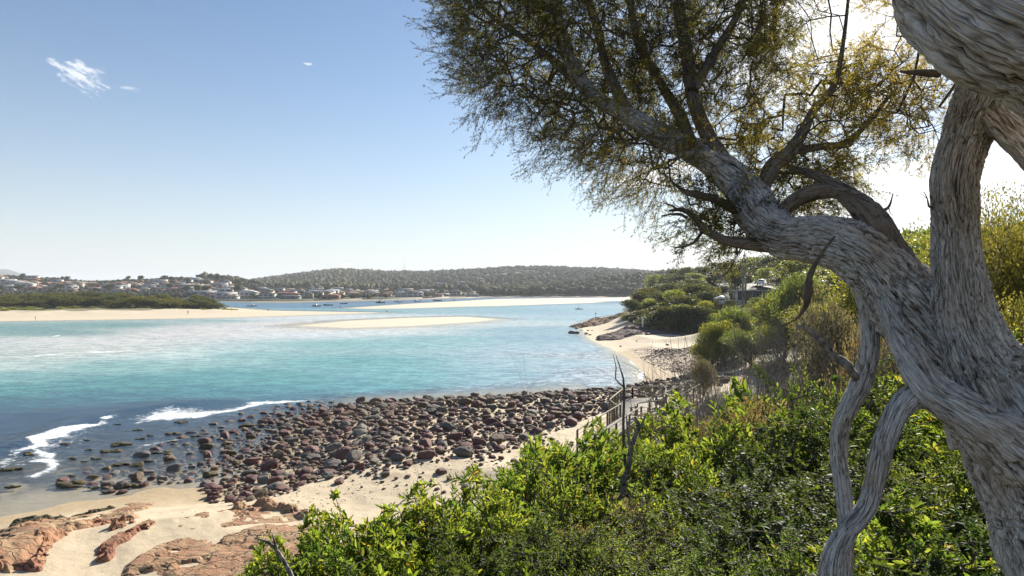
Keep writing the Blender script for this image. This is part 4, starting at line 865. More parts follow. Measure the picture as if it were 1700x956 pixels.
# ------------------------------------------------------------------ rock shelves: bedded slabs
def shelf(pxs, h, m, label, n=130, tilt=(0, 0), strata=.12, rough=.25, base=None, name='rock_shelf', cat='rock shelf', edge=.5, z0=.6):
    poly = np.array(gl(*[(a, b, z0) for a, b in pxs])); lo = poly.min(0)-.3; hi = poly.max(0)+.3
    asp = (hi-lo); nx = int(n*math.sqrt(asp[0]/asp[1])); ny = int(n*math.sqrt(asp[1]/asp[0]))
    X, Y = np.meshgrid(np.linspace(lo[0], hi[0], nx), np.linspace(lo[1], hi[1], ny)); x, y = X.ravel(), Y.ravel()
    sc = 1/asp.max()*14
    wob = fbm(xy3(x*sc*.6, y*sc*.6, 3.), 4)*asp.max()*.045
    s = sdf(x, y, poly)+wob; e = np.clip(s/edge, 0, 1)**.6
    u = ((x-x.mean())*tilt[0]+(y-y.mean())*tilt[1]); t = h*(.55+.45*fbm(xy3(x*sc*.35, y*sc*.35, 6.), 3)*1.6)+u+.5*h*fbm(xy3(x*sc, y*sc, 1.), 4)
    q = np.floor(t/strata)*strata+strata*sstep(((t/strata) % 1)*3-1.6)
    z = HAv(x, y)-.25+(q+.25+rough*h*fbm(xy3(x*.9, y*.9, 2.), 4)*(1+asp.max()/30))*e+.03*fbm(xy3(x*3, y*3, 2.), 4)*e-(s < 0)*.3
    g_ = gridfaces(ny, nx); g_ = g_[(s[g_] > -.15).any(1)]; us = np.unique(g_); rm_ = -np.ones(len(x), int); rm_[us] = np.arange(len(us))
    o = mk(name, np.stack([x, y, z], 1)[us], rm_[g_], None, m, None, True)
    try: o.data.polygons.foreach_set('use_smooth', np.zeros(len(o.data.polygons), bool))
    except Exception: pass
    return tag(o, label, cat)
def HAv(x, y): return height(x, y)
shelf([(-120, 895), (0, 874), (60, 862), (130, 850), (185, 828), (215, 814), (250, 806), (268, 815), (252, 845), (218, 858), (238, 874), (232, 886), (180, 884), (150, 897), (182, 897), (172, 915), (110, 940), (80, 962), (20, 1010), (-120, 1020)], .34, M['shelf_tan'],
      'broad eroded tan and red rock shelf sloping into the shallows at the beach edge', 240, (.02, -.02), .13)
shelf([(-60, 975), (40, 950), (90, 925), (125, 915), (155, 900), (190, 893), (180, 910), (125, 930), (95, 955), (70, 1000), (-60, 1020)], .5, M['shelf_red'], 'raw red rock step with orange flank beside the pale sand', 140, strata=.16, name='rock_ledge', cat='rock ledge')
shelf([(0, 874), (20, 862), (60, 858), (110, 848), (160, 838), (200, 828), (196, 834), (150, 846), (90, 860), (40, 874), (20, 886), (0, 886)], .45, M['rock_weedy'], 'black weedy rim of rock along the shelf edge by the water', 120, strata=.1, name='rock_ledge', cat='rock ledge', edge=.35)
shelf([(175, 925), (188, 913), (215, 906), (232, 905), (228, 915), (205, 925), (180, 932)], .5, M['shelf_red'], 'dark red block of rock alone on the pale sand', 80, strata=.2, name='rock_slab', cat='rock', edge=.3)
shelf([(150, 962), (180, 940), (210, 928), (245, 910), (263, 912), (240, 930), (205, 950), (185, 972), (150, 980)], .4, M['shelf_red'], 'narrow red slab pointing up the sand next to the dark red block', 100, strata=.18, name='rock_slab', cat='rock', edge=.3)
shelf([(277, 916), (290, 903), (330, 888), (400, 868), (455, 856), (505, 868), (540, 880), (480, 896), (420, 905), (335, 930), (290, 930)], .26, M['shelf_tan'], 'long smooth reddish rock slab running beneath the leafy shrub tips', 180, (.0, .05), .3, edge=.5)
shelf([(190, 985), (250, 940), (300, 928), (345, 922), (420, 905), (500, 890), (560, 895), (560, 1010), (180, 1010)], .2, M['shelf_tan'], 'flat olive stained rock shelf below the long reddish slab', 200, strata=.11)
shelf([(936, 542), (950, 537), (975, 530), (1000, 526), (1040, 522), (1062, 527), (1050, 538), (1010, 541), (975, 544), (950, 545)], .8, M['shelf_tan'], 'jagged brown rock platform at the tip of the headland under the thin pole', 120, strata=.5, edge=2.5, z0=.2)
shelf([(990, 563), (1000, 556), (1040, 553), (1085, 549), (1150, 546), (1170, 556), (1150, 563), (1080, 562), (1030, 566)], .7, M['shelf_dark'], 'dark ledge of rock across the back of the cove beach', 120, strata=.35, edge=1.2, z0=.4)
shelf([(1036, 545), (1050, 541), (1075, 543), (1120, 546), (1165, 550), (1160, 554), (1110, 552), (1060, 549)], .8, M['shelf_dark'], 'steep purple rock foot of the headland beneath the dark trees', 120, strata=.5, edge=2., z0=.4)
# ------------------------------------------------------------------ timber boardwalk
wood = plain('weathered_timber', (.30, .25, .18), .8, var=.35, scale=6); woodp = plain('timber_post', (.21, .165, .10), .85, var=.35, scale=9); M['deck'] = plain('deck_boards', (.36, .33, .28), .8, var=.25, scale=5)
bwz = 2.7
A0 = np.array([*G(979, 742, bwz-.12), bwz-.12]); A1 = np.array([*G(990, 733, bwz-.1), bwz-.1]); A2 = np.array([*G(1047, 694, bwz), bwz])
bwr = empty('boardwalk', (float(A2[0]), float(A2[1]), H(A2[0], A2[1])), 0, 'weathered timber boardwalk with curved handrails and lookout platform above the boulders', 'boardwalk')
bi = Matrix.Translation(-Vector(bwr.location))
def bw(o): o.parent = bwr; o.matrix_parent_inverse = bi; return o
def boards(path, wd, name):
    """deck of separate boards laid across a path"""
    m = MB(); pts = np.array(path, float)
    for k in range(len(pts)-1):
        a, b = pts[k], pts[k+1]; d = b-a; Ld = np.linalg.norm(d); u = d/Ld; s = np.array([-u[1], u[0], 0]); s /= np.linalg.norm(s); n = int(Ld/.15)
        for i in range(n):
            c = a+u*(i+.5)*Ld/n; m.beam(c-s*wd/2, c+s*wd/2, Ld/n-.012, .045)
    return bw(m.build(name, M['deck']))
boards([A0, A1, A2], 1.75, 'ramp_deck')
pc = [np.array([*G(a, b, bwz), bwz]) for a, b in ((1012, 684), (1018, 678), (1035, 664), (1050, 661), (1100, 660), (1106, 664), (1102, 685), (1060, 690), (1042, 696))]
m = MB(); pl = np.array([q[:2] for q in pc]); y0, y1 = pl[:, 1].min(), pl[:, 1].max(); yy_ = y0
while yy_ < y1-.01:
    xs = np.linspace(pl[:, 0].min(), pl[:, 0].max(), 200); ins = inpoly(xs, np.full(200, yy_+.07), pl)
    if ins.any(): m.box(((xs[ins][0]+xs[ins][-1])/2, yy_+.07, bwz), (xs[ins][-1]-xs[ins][0]+.05, .138, .045))
    yy_ += .15
bw(m.build('platform_deck', M['deck']))
def rail(pts, name='handrail', hgt=1.02, mids=2, every=1.5, posts=True, skip0=False):
    p = spline(np.c_[np.array(pts, float), np.full(len(pts), .05)], .25)[:, :3]
    m = MB(); m.tube(p+[0, 0, hgt], .058, 8); h = bw(m.build(name, wood, None, True))
    m = MB()
    for k in range(mids): m.tube(p+[0, 0, hgt*(k+1)/(mids+1.)], .014, 5)
    bw(m.build('wire_rail', woodp))
    ln = np.r_[0, np.cumsum(np.linalg.norm(np.diff(p, axis=0), axis=1))]; n = max(1, round(ln[-1]/every))
    for k in range(n+1):
        q = np.array([np.interp(ln[-1]*k/n, ln, p[:, j]) for j in range(3)]); g0 = H(q[0], q[1]); m = MB()
        m.beam((q[0], q[1], min(g0, q[2])-.2), (q[0], q[1], q[2]+hgt-.02), .14, .14, (0, 1, 0)); bw(m.build('post', woodp))
def off(path, s):
    p = np.array(path, float); t = np.gradient(p, axis=0); t /= np.linalg.norm(t[:, :2], axis=1)[:, None]; return p+np.c_[-t[:, 1], t[:, 0], 0*t[:, 0]]*s
ramp_p = [A0, A1, (A1+A2)/2, A2]
rail(off(ramp_p, .85)); rail(off(ramp_p, -.85))
rail([pc[8]+[-.8, .3, 0], pc[0]+[0, -.1, 0]], mids=5, every=.9)
rail([pc[0], pc[1], pc[2], pc[3]], mids=3, every=1.3); rail([pc[3], (pc[3]+pc[4])/2, pc[4], pc[5]], mids=2, every=1.7)
rail([pc[5], (pc[5]+pc[6])/2, pc[6]+[0, .6, 0]], mids=2, every=1.4)
rail([pc[8]+[.6, -.2, 0], pc[7], pc[6]], mids=2, every=1.6)
B0 = pc[6]+[0.2, .8, 0]; B1 = np.array([*G(1150, 655, 3.2), 3.2]); B2 = np.array([*G(1195, 640, 3.8), 3.8])
boards([B0, B1], 1.4, 'walkway_deck'); rail(off([B0, (B0+B1)/2, B1], .7)); rail(off([B0, (B0+B1)/2, B1], -.7))
m = MB()
for dx in (-.7, .7): m.box((0+dx, 0, .22), (.1, .35, .44))
bn = m.build('bench', woodp); m = MB()
for k in range(3): m.box((0, -.14+.14*k, .46), (1.7, .12, .05))
sl_ = m.build('seat', M['deck'], bn); q = np.array([*G(1062, 686, bwz), bwz+.03]); bn.location = q; tag(bn, 'low timber bench on the lookout platform of the boardwalk', 'bench')
for a, b, w in ((1072, 652, 1.1), (1095, 676, .8)):
    m = MB(); m.box((0, 0, .45), (w, .08, .5)); m.beam((-w*.3, 0, -.3), (-w*.3, 0, .7), .08); m.beam((w*.3, 0, -.3), (w*.3, 0, .7), .08)
    o = m.build('information_board', woodp); o.location = (*G(a, b, bwz), bwz); tag(o, 'small timber information board %s' % ('on the outer rail of the platform' if b < 660 else 'near the inner corner of the platform'), 'sign')
# ------------------------------------------------------------------ leafy shrubs
def rdir(rng, n, up=.4): return unit(rng.normal(size=(n, 3))+[0, 0, up])
def shrub_proto(name, rng, leaf, mleaf, hgt=1.7, wid=1.5, ntw=420, per=20, leafL=.062, leafW=.021, stemm='twig', upb=.7, cup=1.):
    """rounded shrub: stems from the base, leafy shoots through its outer volume"""
    root = empty(name); th = rng.uniform(0, 6.283, ntw); u = rng.uniform(0, 1, ntw)**.6; h = rng.uniform(.12, 1, ntw)
    prof = np.sqrt(np.clip(1-((h-.45)/.62)**2, .05, 1)); lobes = 1+.28*np.sin(th*3+rng.uniform(0, 6))+.15*np.sin(th*5+2)
    tips = np.c_[np.cos(th)*wid*.5*prof*lobes*u, np.sin(th)*wid*.5*prof*lobes*u, h*hgt*(.8+.28*vnoise(np.c_[np.cos(th)*2*u, np.sin(th)*2*u, u*0+3]))+.1*hgt]
    axis = unit(np.c_[tips[:, :2]*.9, np.full(ntw, upb*wid*.5)]+rng.normal(size=(ntw, 3))*.16*wid); sl = rng.uniform(.14, .34, ntw)*hgt/1.7
    base = tips-axis*sl[:, None]
    skel = [np.c_[np.linspace(0, x, 9), np.linspace(0, y, 9), np.linspace(0, z, 9)] + rng.normal(size=(9, 3))*.02 for x, y, z in base[rng.integers(0, ntw, 7)]]
    skel = [np.vstack([[rng.normal()*.05, rng.normal()*.05, -.3], s_[1:]]) for s_ in skel]
    arr, par, cnt, idx, ends = grow(skel, base, rng, seglen=.2); r = np.minimum(.0028*np.maximum(cnt, 1)**.45, .03)
    v, q = segs(arr[par[idx]], arr[idx], np.minimum(r[par[idx]], r[idx]*1.8), r[idx], 4); n0 = len(v); vv = [v]; qq = [q]
    for s_ in skel:
        R_s = np.linspace(.028, .012, len(s_)); v, q = segs(s_[:-1], s_[1:], R_s[:-1], R_s[1:], 5); vv.append(v); qq.append(q+n0); n0 += len(v)
    v, q = segs(base, tips, .003, .0018, 3); vv.append(v); qq.append(q+n0)
    mk('stems', np.vstack(vv), np.vstack(qq), None, M[stemm], root)
    k = np.arange(per)[None]; t = (k+.5)/per; ph = k*2.4+rng.uniform(0, 6, (ntw, 1)); U = unit(np.cross(axis, rng.normal(size=(ntw, 3)))); B = np.cross(axis, U)
    pos = base[:, None]+axis[:, None]*(sl[:, None]*t)[..., None]; rad = U[:, None]*np.cos(ph)[..., None]+B[:, None]*np.sin(ph)[..., None]
    open_ = (1.15-.75*t)*cup; D = unit(axis[:, None]*1.0+rad*open_[..., None]+rng.normal(size=(ntw, per, 3))*.22); Nn = unit(axis[:, None]-rad*.6+0*D)
    ln = leafL*(.55+.6*np.sin(math.pi*np.clip(t+.12, 0, 1)))*rng.uniform(.75, 1.25, (ntw, per)); ln = ln.ravel()
    v, q, t_ = leafmesh(pos.reshape(-1, 3), D.reshape(-1, 3), Nn.reshape(-1, 3), ln, ln*leafW/leafL, leaf == 'simple')
    mk('foliage', v, q, t_, mleaf, root)
    return root
rs = np.random.default_rng(21)
SHR = {'broad': [Once(shrub_proto('leafy_shrub', rs, 'full', M['leaf_near'], 1.7, 1.6, 460, 17, .078, .027)) for _ in range(3)],
       'small': [Once(shrub_proto('small_leaf_shrub', rs, 'full', M['leaf_near'], 1.7, 1.7, 900, 20, .034, .013)) for _ in range(2)],
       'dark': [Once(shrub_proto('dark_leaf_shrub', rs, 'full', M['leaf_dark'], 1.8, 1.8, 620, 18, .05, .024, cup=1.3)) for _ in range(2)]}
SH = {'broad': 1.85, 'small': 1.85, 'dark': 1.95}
plants = [  # px, row of the top, distance, kind, width factor
    (455, 905, 3.1, 'broad', .55), (520, 872, 3.2, 'broad', .6), (600, 832, 3.5, 'broad', .8), (690, 826, 3.7, 'broad', .8), (745, 796, 3.8, 'broad', .75), (640, 868, 3.1, 'broad', .7), (560, 895, 2.9, 'broad', .7),
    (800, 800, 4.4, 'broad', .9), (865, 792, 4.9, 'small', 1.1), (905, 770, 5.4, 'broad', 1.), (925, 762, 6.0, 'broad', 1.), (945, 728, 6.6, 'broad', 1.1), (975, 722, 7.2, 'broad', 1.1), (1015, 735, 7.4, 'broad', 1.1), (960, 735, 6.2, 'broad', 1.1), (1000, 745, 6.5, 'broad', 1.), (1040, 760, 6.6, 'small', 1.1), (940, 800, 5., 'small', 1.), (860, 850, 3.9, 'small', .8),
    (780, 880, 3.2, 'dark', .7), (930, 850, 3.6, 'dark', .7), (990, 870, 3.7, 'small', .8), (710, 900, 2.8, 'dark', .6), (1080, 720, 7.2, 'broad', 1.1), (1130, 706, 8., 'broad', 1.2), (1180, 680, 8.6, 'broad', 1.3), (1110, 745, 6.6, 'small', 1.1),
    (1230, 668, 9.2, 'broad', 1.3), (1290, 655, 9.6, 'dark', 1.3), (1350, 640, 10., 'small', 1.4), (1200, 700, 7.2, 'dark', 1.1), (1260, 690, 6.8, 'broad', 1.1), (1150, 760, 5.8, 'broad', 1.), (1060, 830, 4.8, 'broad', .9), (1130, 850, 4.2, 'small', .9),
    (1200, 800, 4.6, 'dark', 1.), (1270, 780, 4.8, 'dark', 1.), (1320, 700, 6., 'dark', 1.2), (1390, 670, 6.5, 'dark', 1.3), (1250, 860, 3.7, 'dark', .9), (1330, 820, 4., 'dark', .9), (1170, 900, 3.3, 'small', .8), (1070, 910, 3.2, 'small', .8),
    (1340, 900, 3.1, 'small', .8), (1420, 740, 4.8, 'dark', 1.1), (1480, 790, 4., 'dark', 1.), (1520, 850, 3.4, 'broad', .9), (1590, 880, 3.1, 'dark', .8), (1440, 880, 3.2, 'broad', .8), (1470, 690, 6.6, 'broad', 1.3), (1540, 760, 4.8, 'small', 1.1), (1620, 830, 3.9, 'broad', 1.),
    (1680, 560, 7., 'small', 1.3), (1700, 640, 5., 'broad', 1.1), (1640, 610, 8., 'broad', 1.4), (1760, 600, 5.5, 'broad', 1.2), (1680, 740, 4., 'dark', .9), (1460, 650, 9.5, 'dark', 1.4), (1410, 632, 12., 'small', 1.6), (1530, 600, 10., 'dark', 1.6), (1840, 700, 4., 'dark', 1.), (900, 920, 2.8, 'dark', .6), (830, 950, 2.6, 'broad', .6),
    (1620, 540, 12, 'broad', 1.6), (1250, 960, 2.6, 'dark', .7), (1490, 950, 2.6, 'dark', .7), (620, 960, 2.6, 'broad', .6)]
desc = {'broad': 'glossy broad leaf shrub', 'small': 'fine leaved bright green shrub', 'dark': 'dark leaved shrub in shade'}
def place_of(px, py, d):
    if px < 700: return 'with shoots rising in front of the red rock slabs'
    if px < 880: return 'below the boulder field on the bluff edge'
    if px < 1060: return 'beside the near end of the boardwalk'
    if px < 1220: return 'on the slope between boardwalk and dead bushes'
    if px < 1420: return 'under the arching tea tree trunk' if d > 5 else 'close in front of the thin hanging stems'
    return 'behind the main tea tree trunk' if d > 4.5 else 'at the foot of the main tea tree trunk'
cnt_ = {}
for k, (px, py, d, kd, wf) in enumerate(plants):
    x = (px-850)/F*d; top = CZ-(py-HZ)/F*d; g0 = H(x, d); hh = max((top-g0)*1.1, .45); s = hh/SH[kd]; w = wf*max(.85, min(s, 1.5))
    pr_ = SHR[kd][k % len(SHR[kd])]
    lb = f"{desc[kd]} {place_of(px, py, d)}"
    sz = 'tall' if hh > 2. else 'low' if hh < 1.1 else 'rounded'
    o = pr_(loc=(x, d, g0-.05), rz=rs.uniform(0, 6.28), sc=(w, w, s), label=f"{sz} {lb}", group=f'{desc[kd]}s {place_of(px, py, d)}'); o['category'] = 'shrub'
# ------------------------------------------------------------------ bushes and trees built of leaf clumps
def clump_crown(lobes, n, size, rng, inner=.25):
    """leaf-clump quads scattered through lobes (cx,cy,cz,rx,ry,rz)"""
    lobes = np.array(lobes, float); w = (lobes[:, 3]*lobes[:, 4]); w /= w.sum(); li = rng.choice(len(lobes), n, p=w); Lb_ = lobes[li]
    d = unit(rng.normal(size=(n, 3))+[0, 0, .25]); rr = np.where(rng.uniform(size=n) < inner, rng.uniform(.4, .8, n), rng.uniform(.82, 1.05, n)); bump = 1+.18*vnoise(d*2.5+li[:, None]*3.1)+.10*vnoise(d*6+li[:, None])
    p = Lb_[:, :3]+d*Lb_[:, 3:]*(rr*bump)[:, None]
    D = unit(d+rng.normal(size=(n, 3))*.7+[0, 0, .4]); ln = size*rng.uniform(.6, 1.4, n)
    return leafmesh(p-D*ln[:, None]*.4, D, unit(d+rng.normal(size=(n, 3))*.6), ln, ln*.55, True)
def tree_proto(name, rng, h=8., w=6., trunkh=.4, nl=7, n=1500, size=.45, m='far_leaf', flat=.6, trunks=1, bark='twig', inner=.25):
    root = empty(name); lob = []
    for k in range(nl):
        a = rng.uniform(0, 6.283); rr = w*.5*rng.uniform(.1, .62); z = h*(trunkh+(1-trunkh)*rng.uniform(.25, .8)); r = w*rng.uniform(.2, .32)
        lob.append((math.cos(a)*rr, math.sin(a)*rr, min(z, h-r*flat), r, r, r*flat))
    lob.append((0, 0, h*.86-w*.22*flat, w*.28, w*.28, w*.25*flat))
    mb = MB()
    for k in range(trunks):
        a = rng.uniform(0, 6.283); b0 = np.array([math.cos(a), math.sin(a), 0])*w*.05*(trunks > 1); mid = b0+np.array([rng.normal()*.05*w, rng.normal()*.05*w, h*trunkh*.6]); topp = np.array(lob[k][:3])
        s_ = spline(np.c_[np.array([b0-[0, 0, .4], mid, topp]), [h*.028, h*.02, h*.01]], h*.1); mb.tube(s_[:, :3], s_[:, 3], 7)
    for L_ in lob[trunks:]:
        st = np.array([0, 0, h*trunkh*.7]); mdl = (st+np.array(L_[:3]))/2+[0, 0, -.04*h]; s_ = spline(np.c_[np.array([st, mdl, L_[:3]]), [h*.014, h*.01, h*.005]], h*.1); mb.tube(s_[:, :3], s_[:, 3], 5)
    mb.build('trunk', M[bark], root, True)
    v, q, t = clump_crown(lob, n, size, rng, inner); mk('crown', v, q, t, M[m], root)
    return root
rt = np.random.default_rng(31)
# close coastal bushes (tea tree scrub), fine texture
BU = [Once(tree_proto('coastal_bush', rt, 3.2, 4.2, .12, 9, 15000, .10, 'bush_leaf', .75, 3, inner=.3)) for _ in range(3)]
BN = [Once(tree_proto('golden_bush', rt, 3.2, 4.2, .10, 11, 42000, .045, 'olive_leaf', .8, 4, inner=.45)) for _ in range(2)]
BB = [Once(tree_proto('brown_twiggy_bush', rt, 3.0, 3.6, .1, 8, 16000, .075, 'bush_brown', .9, 4, inner=.5)) for _ in range(2)]
def bush(pool, k, px, py, d, hh=None, w=4.2, label=None, cat='bush', group=None, h0=3.2, w0=4.2):
    x = (px-850)/F*d; g0 = H(x, d); top = CZ-(py-HZ)/F*d
    hh = top-g0 if hh is None else hh
    base = top-hh; s = hh/h0*1.02
    o = pool[k % len(pool)](loc=(x, d, min(base, g0+.2)-.1), rz=rt.uniform(0, 6.28), sc=(w/w0, w/w0, (top-min(base, g0+.2))/h0), label=label, group=group); o['category'] = cat; return o
for k, (px, py, d, w, lb) in enumerate((
        (1185, 530, 92, 7.5, 'bright topped rounded coastal bush at the back corner of the cove beach'), (1222, 508, 97, 8.5, 'yellow green domed coastal bush below the dark roofed hut'), (1265, 498, 104, 9, 'yellow green domed coastal bush on the rise below the car park'),
        (1200, 555, 88, 5, 'small bright green bush drooping over the cove sand'), (1300, 478, 88, 10, 'tall yellow green bush climbing toward the arching trunk'), (1330, 452, 80, 9, 'tallest golden topped bush just under the arching trunk'),
        (1245, 545, 84, 7, 'brown flanked bush above the bare branches'), (1295, 540, 78, 8, 'wide scrubby bush behind the bare branches'), (1165, 570, 93, 4, 'low grey green bush at the edge of the cove sand'), (1360, 500, 60, 8, 'shaded bush behind the arching trunk'),
        (1520, 395, 45, 12, 'flat topped bush on the hill between the two tree stems'), (1470, 415, 42, 9, 'rounded bush on the hill touching the arching trunk'), (1555, 420, 30, 5, 'pale yellow bush between the two tree stems'), (1510, 450, 24, 4, 'scrubby bush low between the two tree stems'))):
    bush(BU, k, px, py, d, None, w, lb, 'bush', None)
for k, (px, py, d, w, lb) in enumerate(((1385, 470, 24, 3.6, 'silvery brown twiggy bush with yellow tips beneath the arching trunk'), (1440, 520, 19, 3., 'brown twiggy bush behind the thin hanging stem'), (1168, 588, 62, 3.2, 'small brown bush leaning over the cove pebbles'), (1075, 682, 43, 2.2, 'grey twiggy bush pushing through beside the boardwalk rail'), (1500, 540, 14, 2.6, 'brown scrub behind the fork of the trunk'))):
    bush(BB, k, px, py, d, None, w, lb, 'bush', None, 3.0, 3.6)
for k, (px, py, d, w, lb) in enumerate(((1690, 292, 13, 4.5, 'large golden green bush towering behind the right hand stem'), (1760, 330, 11, 4, 'golden green bush half hidden beyond the tree'), (1655, 420, 15, 4., 'lower golden green bush behind the upright stem'), (1720, 470, 9, 3, 'sunlit yellow bush beside the trunk'))):
    bush(BN, k, px, py, d, None, w, lb, 'bush', None)
for k, (px, py, d, w, lb) in enumerate(((1005, 792, 5.4, 1.5, 'brown twiggy gap in the shrubs below the crooked branch'), (1065, 815, 4.9, 1.3, 'tangle of brown twigs beneath the forked stick'), (1090, 870, 4.1, 1.1, 'dry brown scrub low between the green shrubs'), (960, 860, 4.2, 1., 'small brown tangle of dry stems amid bright leaves'), (1230, 640, 8., 2., 'greyish dry bush at the top of the shrub slope'))):
    bush(BB, k, px, py, d, None, w, lb, 'bush', None, 3.0, 3.6)
# bare grey branching bushes
def bare_proto(name, rng, h=2., n=26, spread=.8):
    root = empty(name); P0 = []; P1 = []; R0_ = []; R1_ = []
    def br(p, d, ln, r, dep):
        m = 4
        for k in range(m):
            q = p+d*ln/m; P0.append(p); P1.append(q); r2 = r*.86; R0_.append(r); R1_.append(r2); r = r2; p = q; d = unit(d+rng.normal(size=3)*.16+np.array([0, 0, .06]))
            if dep < 4 and rng.uniform() < .62: br(p, unit(d+rng.normal(size=3)*.5+np.array([0, 0, .1])), ln*rng.uniform(.45, .8), r*.65, dep+1)
    for k in range(n//4): br(np.array([rng.normal()*.15, rng.normal()*.15, -.1]), unit(np.array([rng.normal()*spread, rng.normal()*spread, 1.3])), h*rng.uniform(.5, .8), rng.uniform(.012, .028), 0)
    v, q = segs(np.array(P0), np.array(P1), np.array(R0_), np.array(R1_), 4); mk('branches', v, q, None, M['dead'], root); return root
BR = [Once(bare_proto('bare_bush', rt)) for _ in range(4)]
for k, (px, py, d, w) in enumerate(((1330, 500, 12, 1.3), (1290, 540, 13, 1.4), (1365, 520, 12.5, 1.2), (1240, 560, 15, 1.5), (1315, 560, 11, 1.2), (1400, 540, 13, 1.2), (1200, 590, 17, 1.4), (1270, 585, 13, 1.3), (1345, 480, 14, 1.3), (1160, 610, 22, 1.5), (1225, 600, 15, 1.2), (1430, 560, 11, 1.0), (1110, 630, 26, 1.4), (1380, 560, 10.5, 1.1), (1290, 610, 10.5, .9), (1180, 620, 13, 1.), (1010, 800, 5.6, .6), (1060, 780, 5.8, .7), (1100, 800, 5.2, .6), (1040, 850, 4.4, .5), (1150, 790, 5.4, .6), (1215, 520, 30, 2.), (1255, 520, 26, 1.8), (1190, 575, 14, 1.4), (1230, 545, 12, 1.3), (1270, 530, 11.5, 1.2), (1305, 520, 10.5, 1.2), (1350, 540, 10, 1.1), (1385, 590, 9.5, 1.), (1330, 590, 9.5, 1.), (1250, 610, 10, 1.1), (1210, 620, 11, 1.1), (1140, 625, 15, 1.2), (1410, 500, 12, 1.2), (1360, 470, 16, 1.4), (930, 760, 5.5, .6), (980, 790, 5, .6), (1020, 830, 4.3, .5), (1080, 860, 4, .5), (760, 850, 3.6, .4), (860, 860, 3.6, .4), (1620, 360, 9, 1.), (1500, 350, 9, .8))):
    x = (px-850)/F*d; g0 = H(x, d); top = CZ-(py-HZ)/F*d; hh = max(top-g0, .5)
    where = 'tangled through the near green shrubs' if d < 6 else 'on the slope above the cove beach' if px < 1280 else 'between the two tree stems' if px > 1450 else 'below the arching tea tree trunk'
    o = BR[k % 4](loc=(x, d, g0), rz=rt.uniform(0, 6.28), sc=(w, w, hh/2.0), label=f"{'tall' if hh > 2.6 else 'low' if hh < 1.4 else 'dense' if k % 2 else 'thin'} bare grey twiggy bush {where}", group=f'bare bushes {where}'); o['category'] = 'bush'
# the dark forked stick and the crooked stem in front of the boardwalk
def stick(name, paths, m, label, cat):
    mb = MB()
    for p_ in paths: s_ = spline(LP(*p_), .05); mb.tube(s_[:, :3]+.006*fbm(s_[:, :3]*9, 2)[:, None], s_[:, 3], 7)
    return tag(mb.build(name, M[m], None, True), label, cat)
stick('forked_stick', [((1060, 1010, 6.2, 3.4), (1048, 900, 6.3, 3), (1040, 800, 6.4, 2.6), (1035, 720, 6.5, 2.4), (1036, 642, 6.6, 1.8), (1031, 615, 6.6, 1.2), (1023, 590, 6.6, .5)), ((1036, 642, 6.6, 1.4), (1022, 628, 6.6, 1.1), (1023, 610, 6.6, .9), (1018, 588, 6.6, .4))], 'twig', 'thin dark forked dead stick standing in front of the boardwalk', 'stick')
stick('crooked_stem', [((1015, 1010, 5.6, 7), (1022, 880, 5.7, 6), (1035, 805, 5.8, 5), (1045, 770, 5.8, 4.6), (1047, 745, 5.8, 4), (1056, 720, 5.8, 3.6), (1060, 705, 5.8, 3.4), (1054, 692, 5.8, 2.5)), ((1058, 715, 5.8, 3), (1068, 700, 5.8, 2), (1072, 686, 5.8, 1.2)), ((1047, 748, 5.8, 3), (1042, 715, 5.85, 2), (1040, 690, 5.9, 1))], 'dead', 'crooked bare branch rising out of the shrubs toward the boardwalk ramp', 'branch')
stick('dead_branch', [((505, 1010, 2.3, 5), (480, 950, 2.3, 4), (462, 918, 2.3, 3.2), (447, 900, 2.3, 2.5), (422, 893, 2.3, .8)), ((460, 915, 2.3, 2.4), (455, 895, 2.3, 1.6), (453, 882, 2.3, .6))], 'dead', 'broken grey branch poking out of the shrub over the rock slabs', 'branch')

# seaweed scraps and twigs washed up on the open sand
wp = gl((240, 870, .8), (330, 860, .8), (440, 830, .8), (560, 815, .8), (700, 790, .8), (880, 745, .8), (860, 800, .8), (560, 860, .8), (300, 895, .8), (230, 920, .8), (120, 955, .8))
X = rt.uniform(np.min(wp, 0), np.max(wp, 0), (2600, 2)); X = X[inpoly(X[:, 0], X[:, 1], wp)]; X = X[rt.uniform(size=len(X)) < np.clip(.25+1.4*fbm(xy3(X[:, 0]*.5, X[:, 1]*.5, 9.), 3), .03, 1)]
a_w = rt.uniform(0, 6.28, len(X)); l_w = rt.uniform(.04, .22, len(X)); Zw = HA(X)+.012; D_ = np.c_[np.cos(a_w), np.sin(a_w)]
v, q = segs(np.c_[X, Zw], np.c_[X+D_*l_w[:, None], HA(X+D_*l_w[:, None])+.015], rt.uniform(.008, .02, len(X)), .006, 4)
tag(mk('seaweed_scraps', v, q, None, M['rock_weedy']), 'dark scraps of dry seaweed and twigs scattered over the pale sand', 'seaweed', kind='stuff')
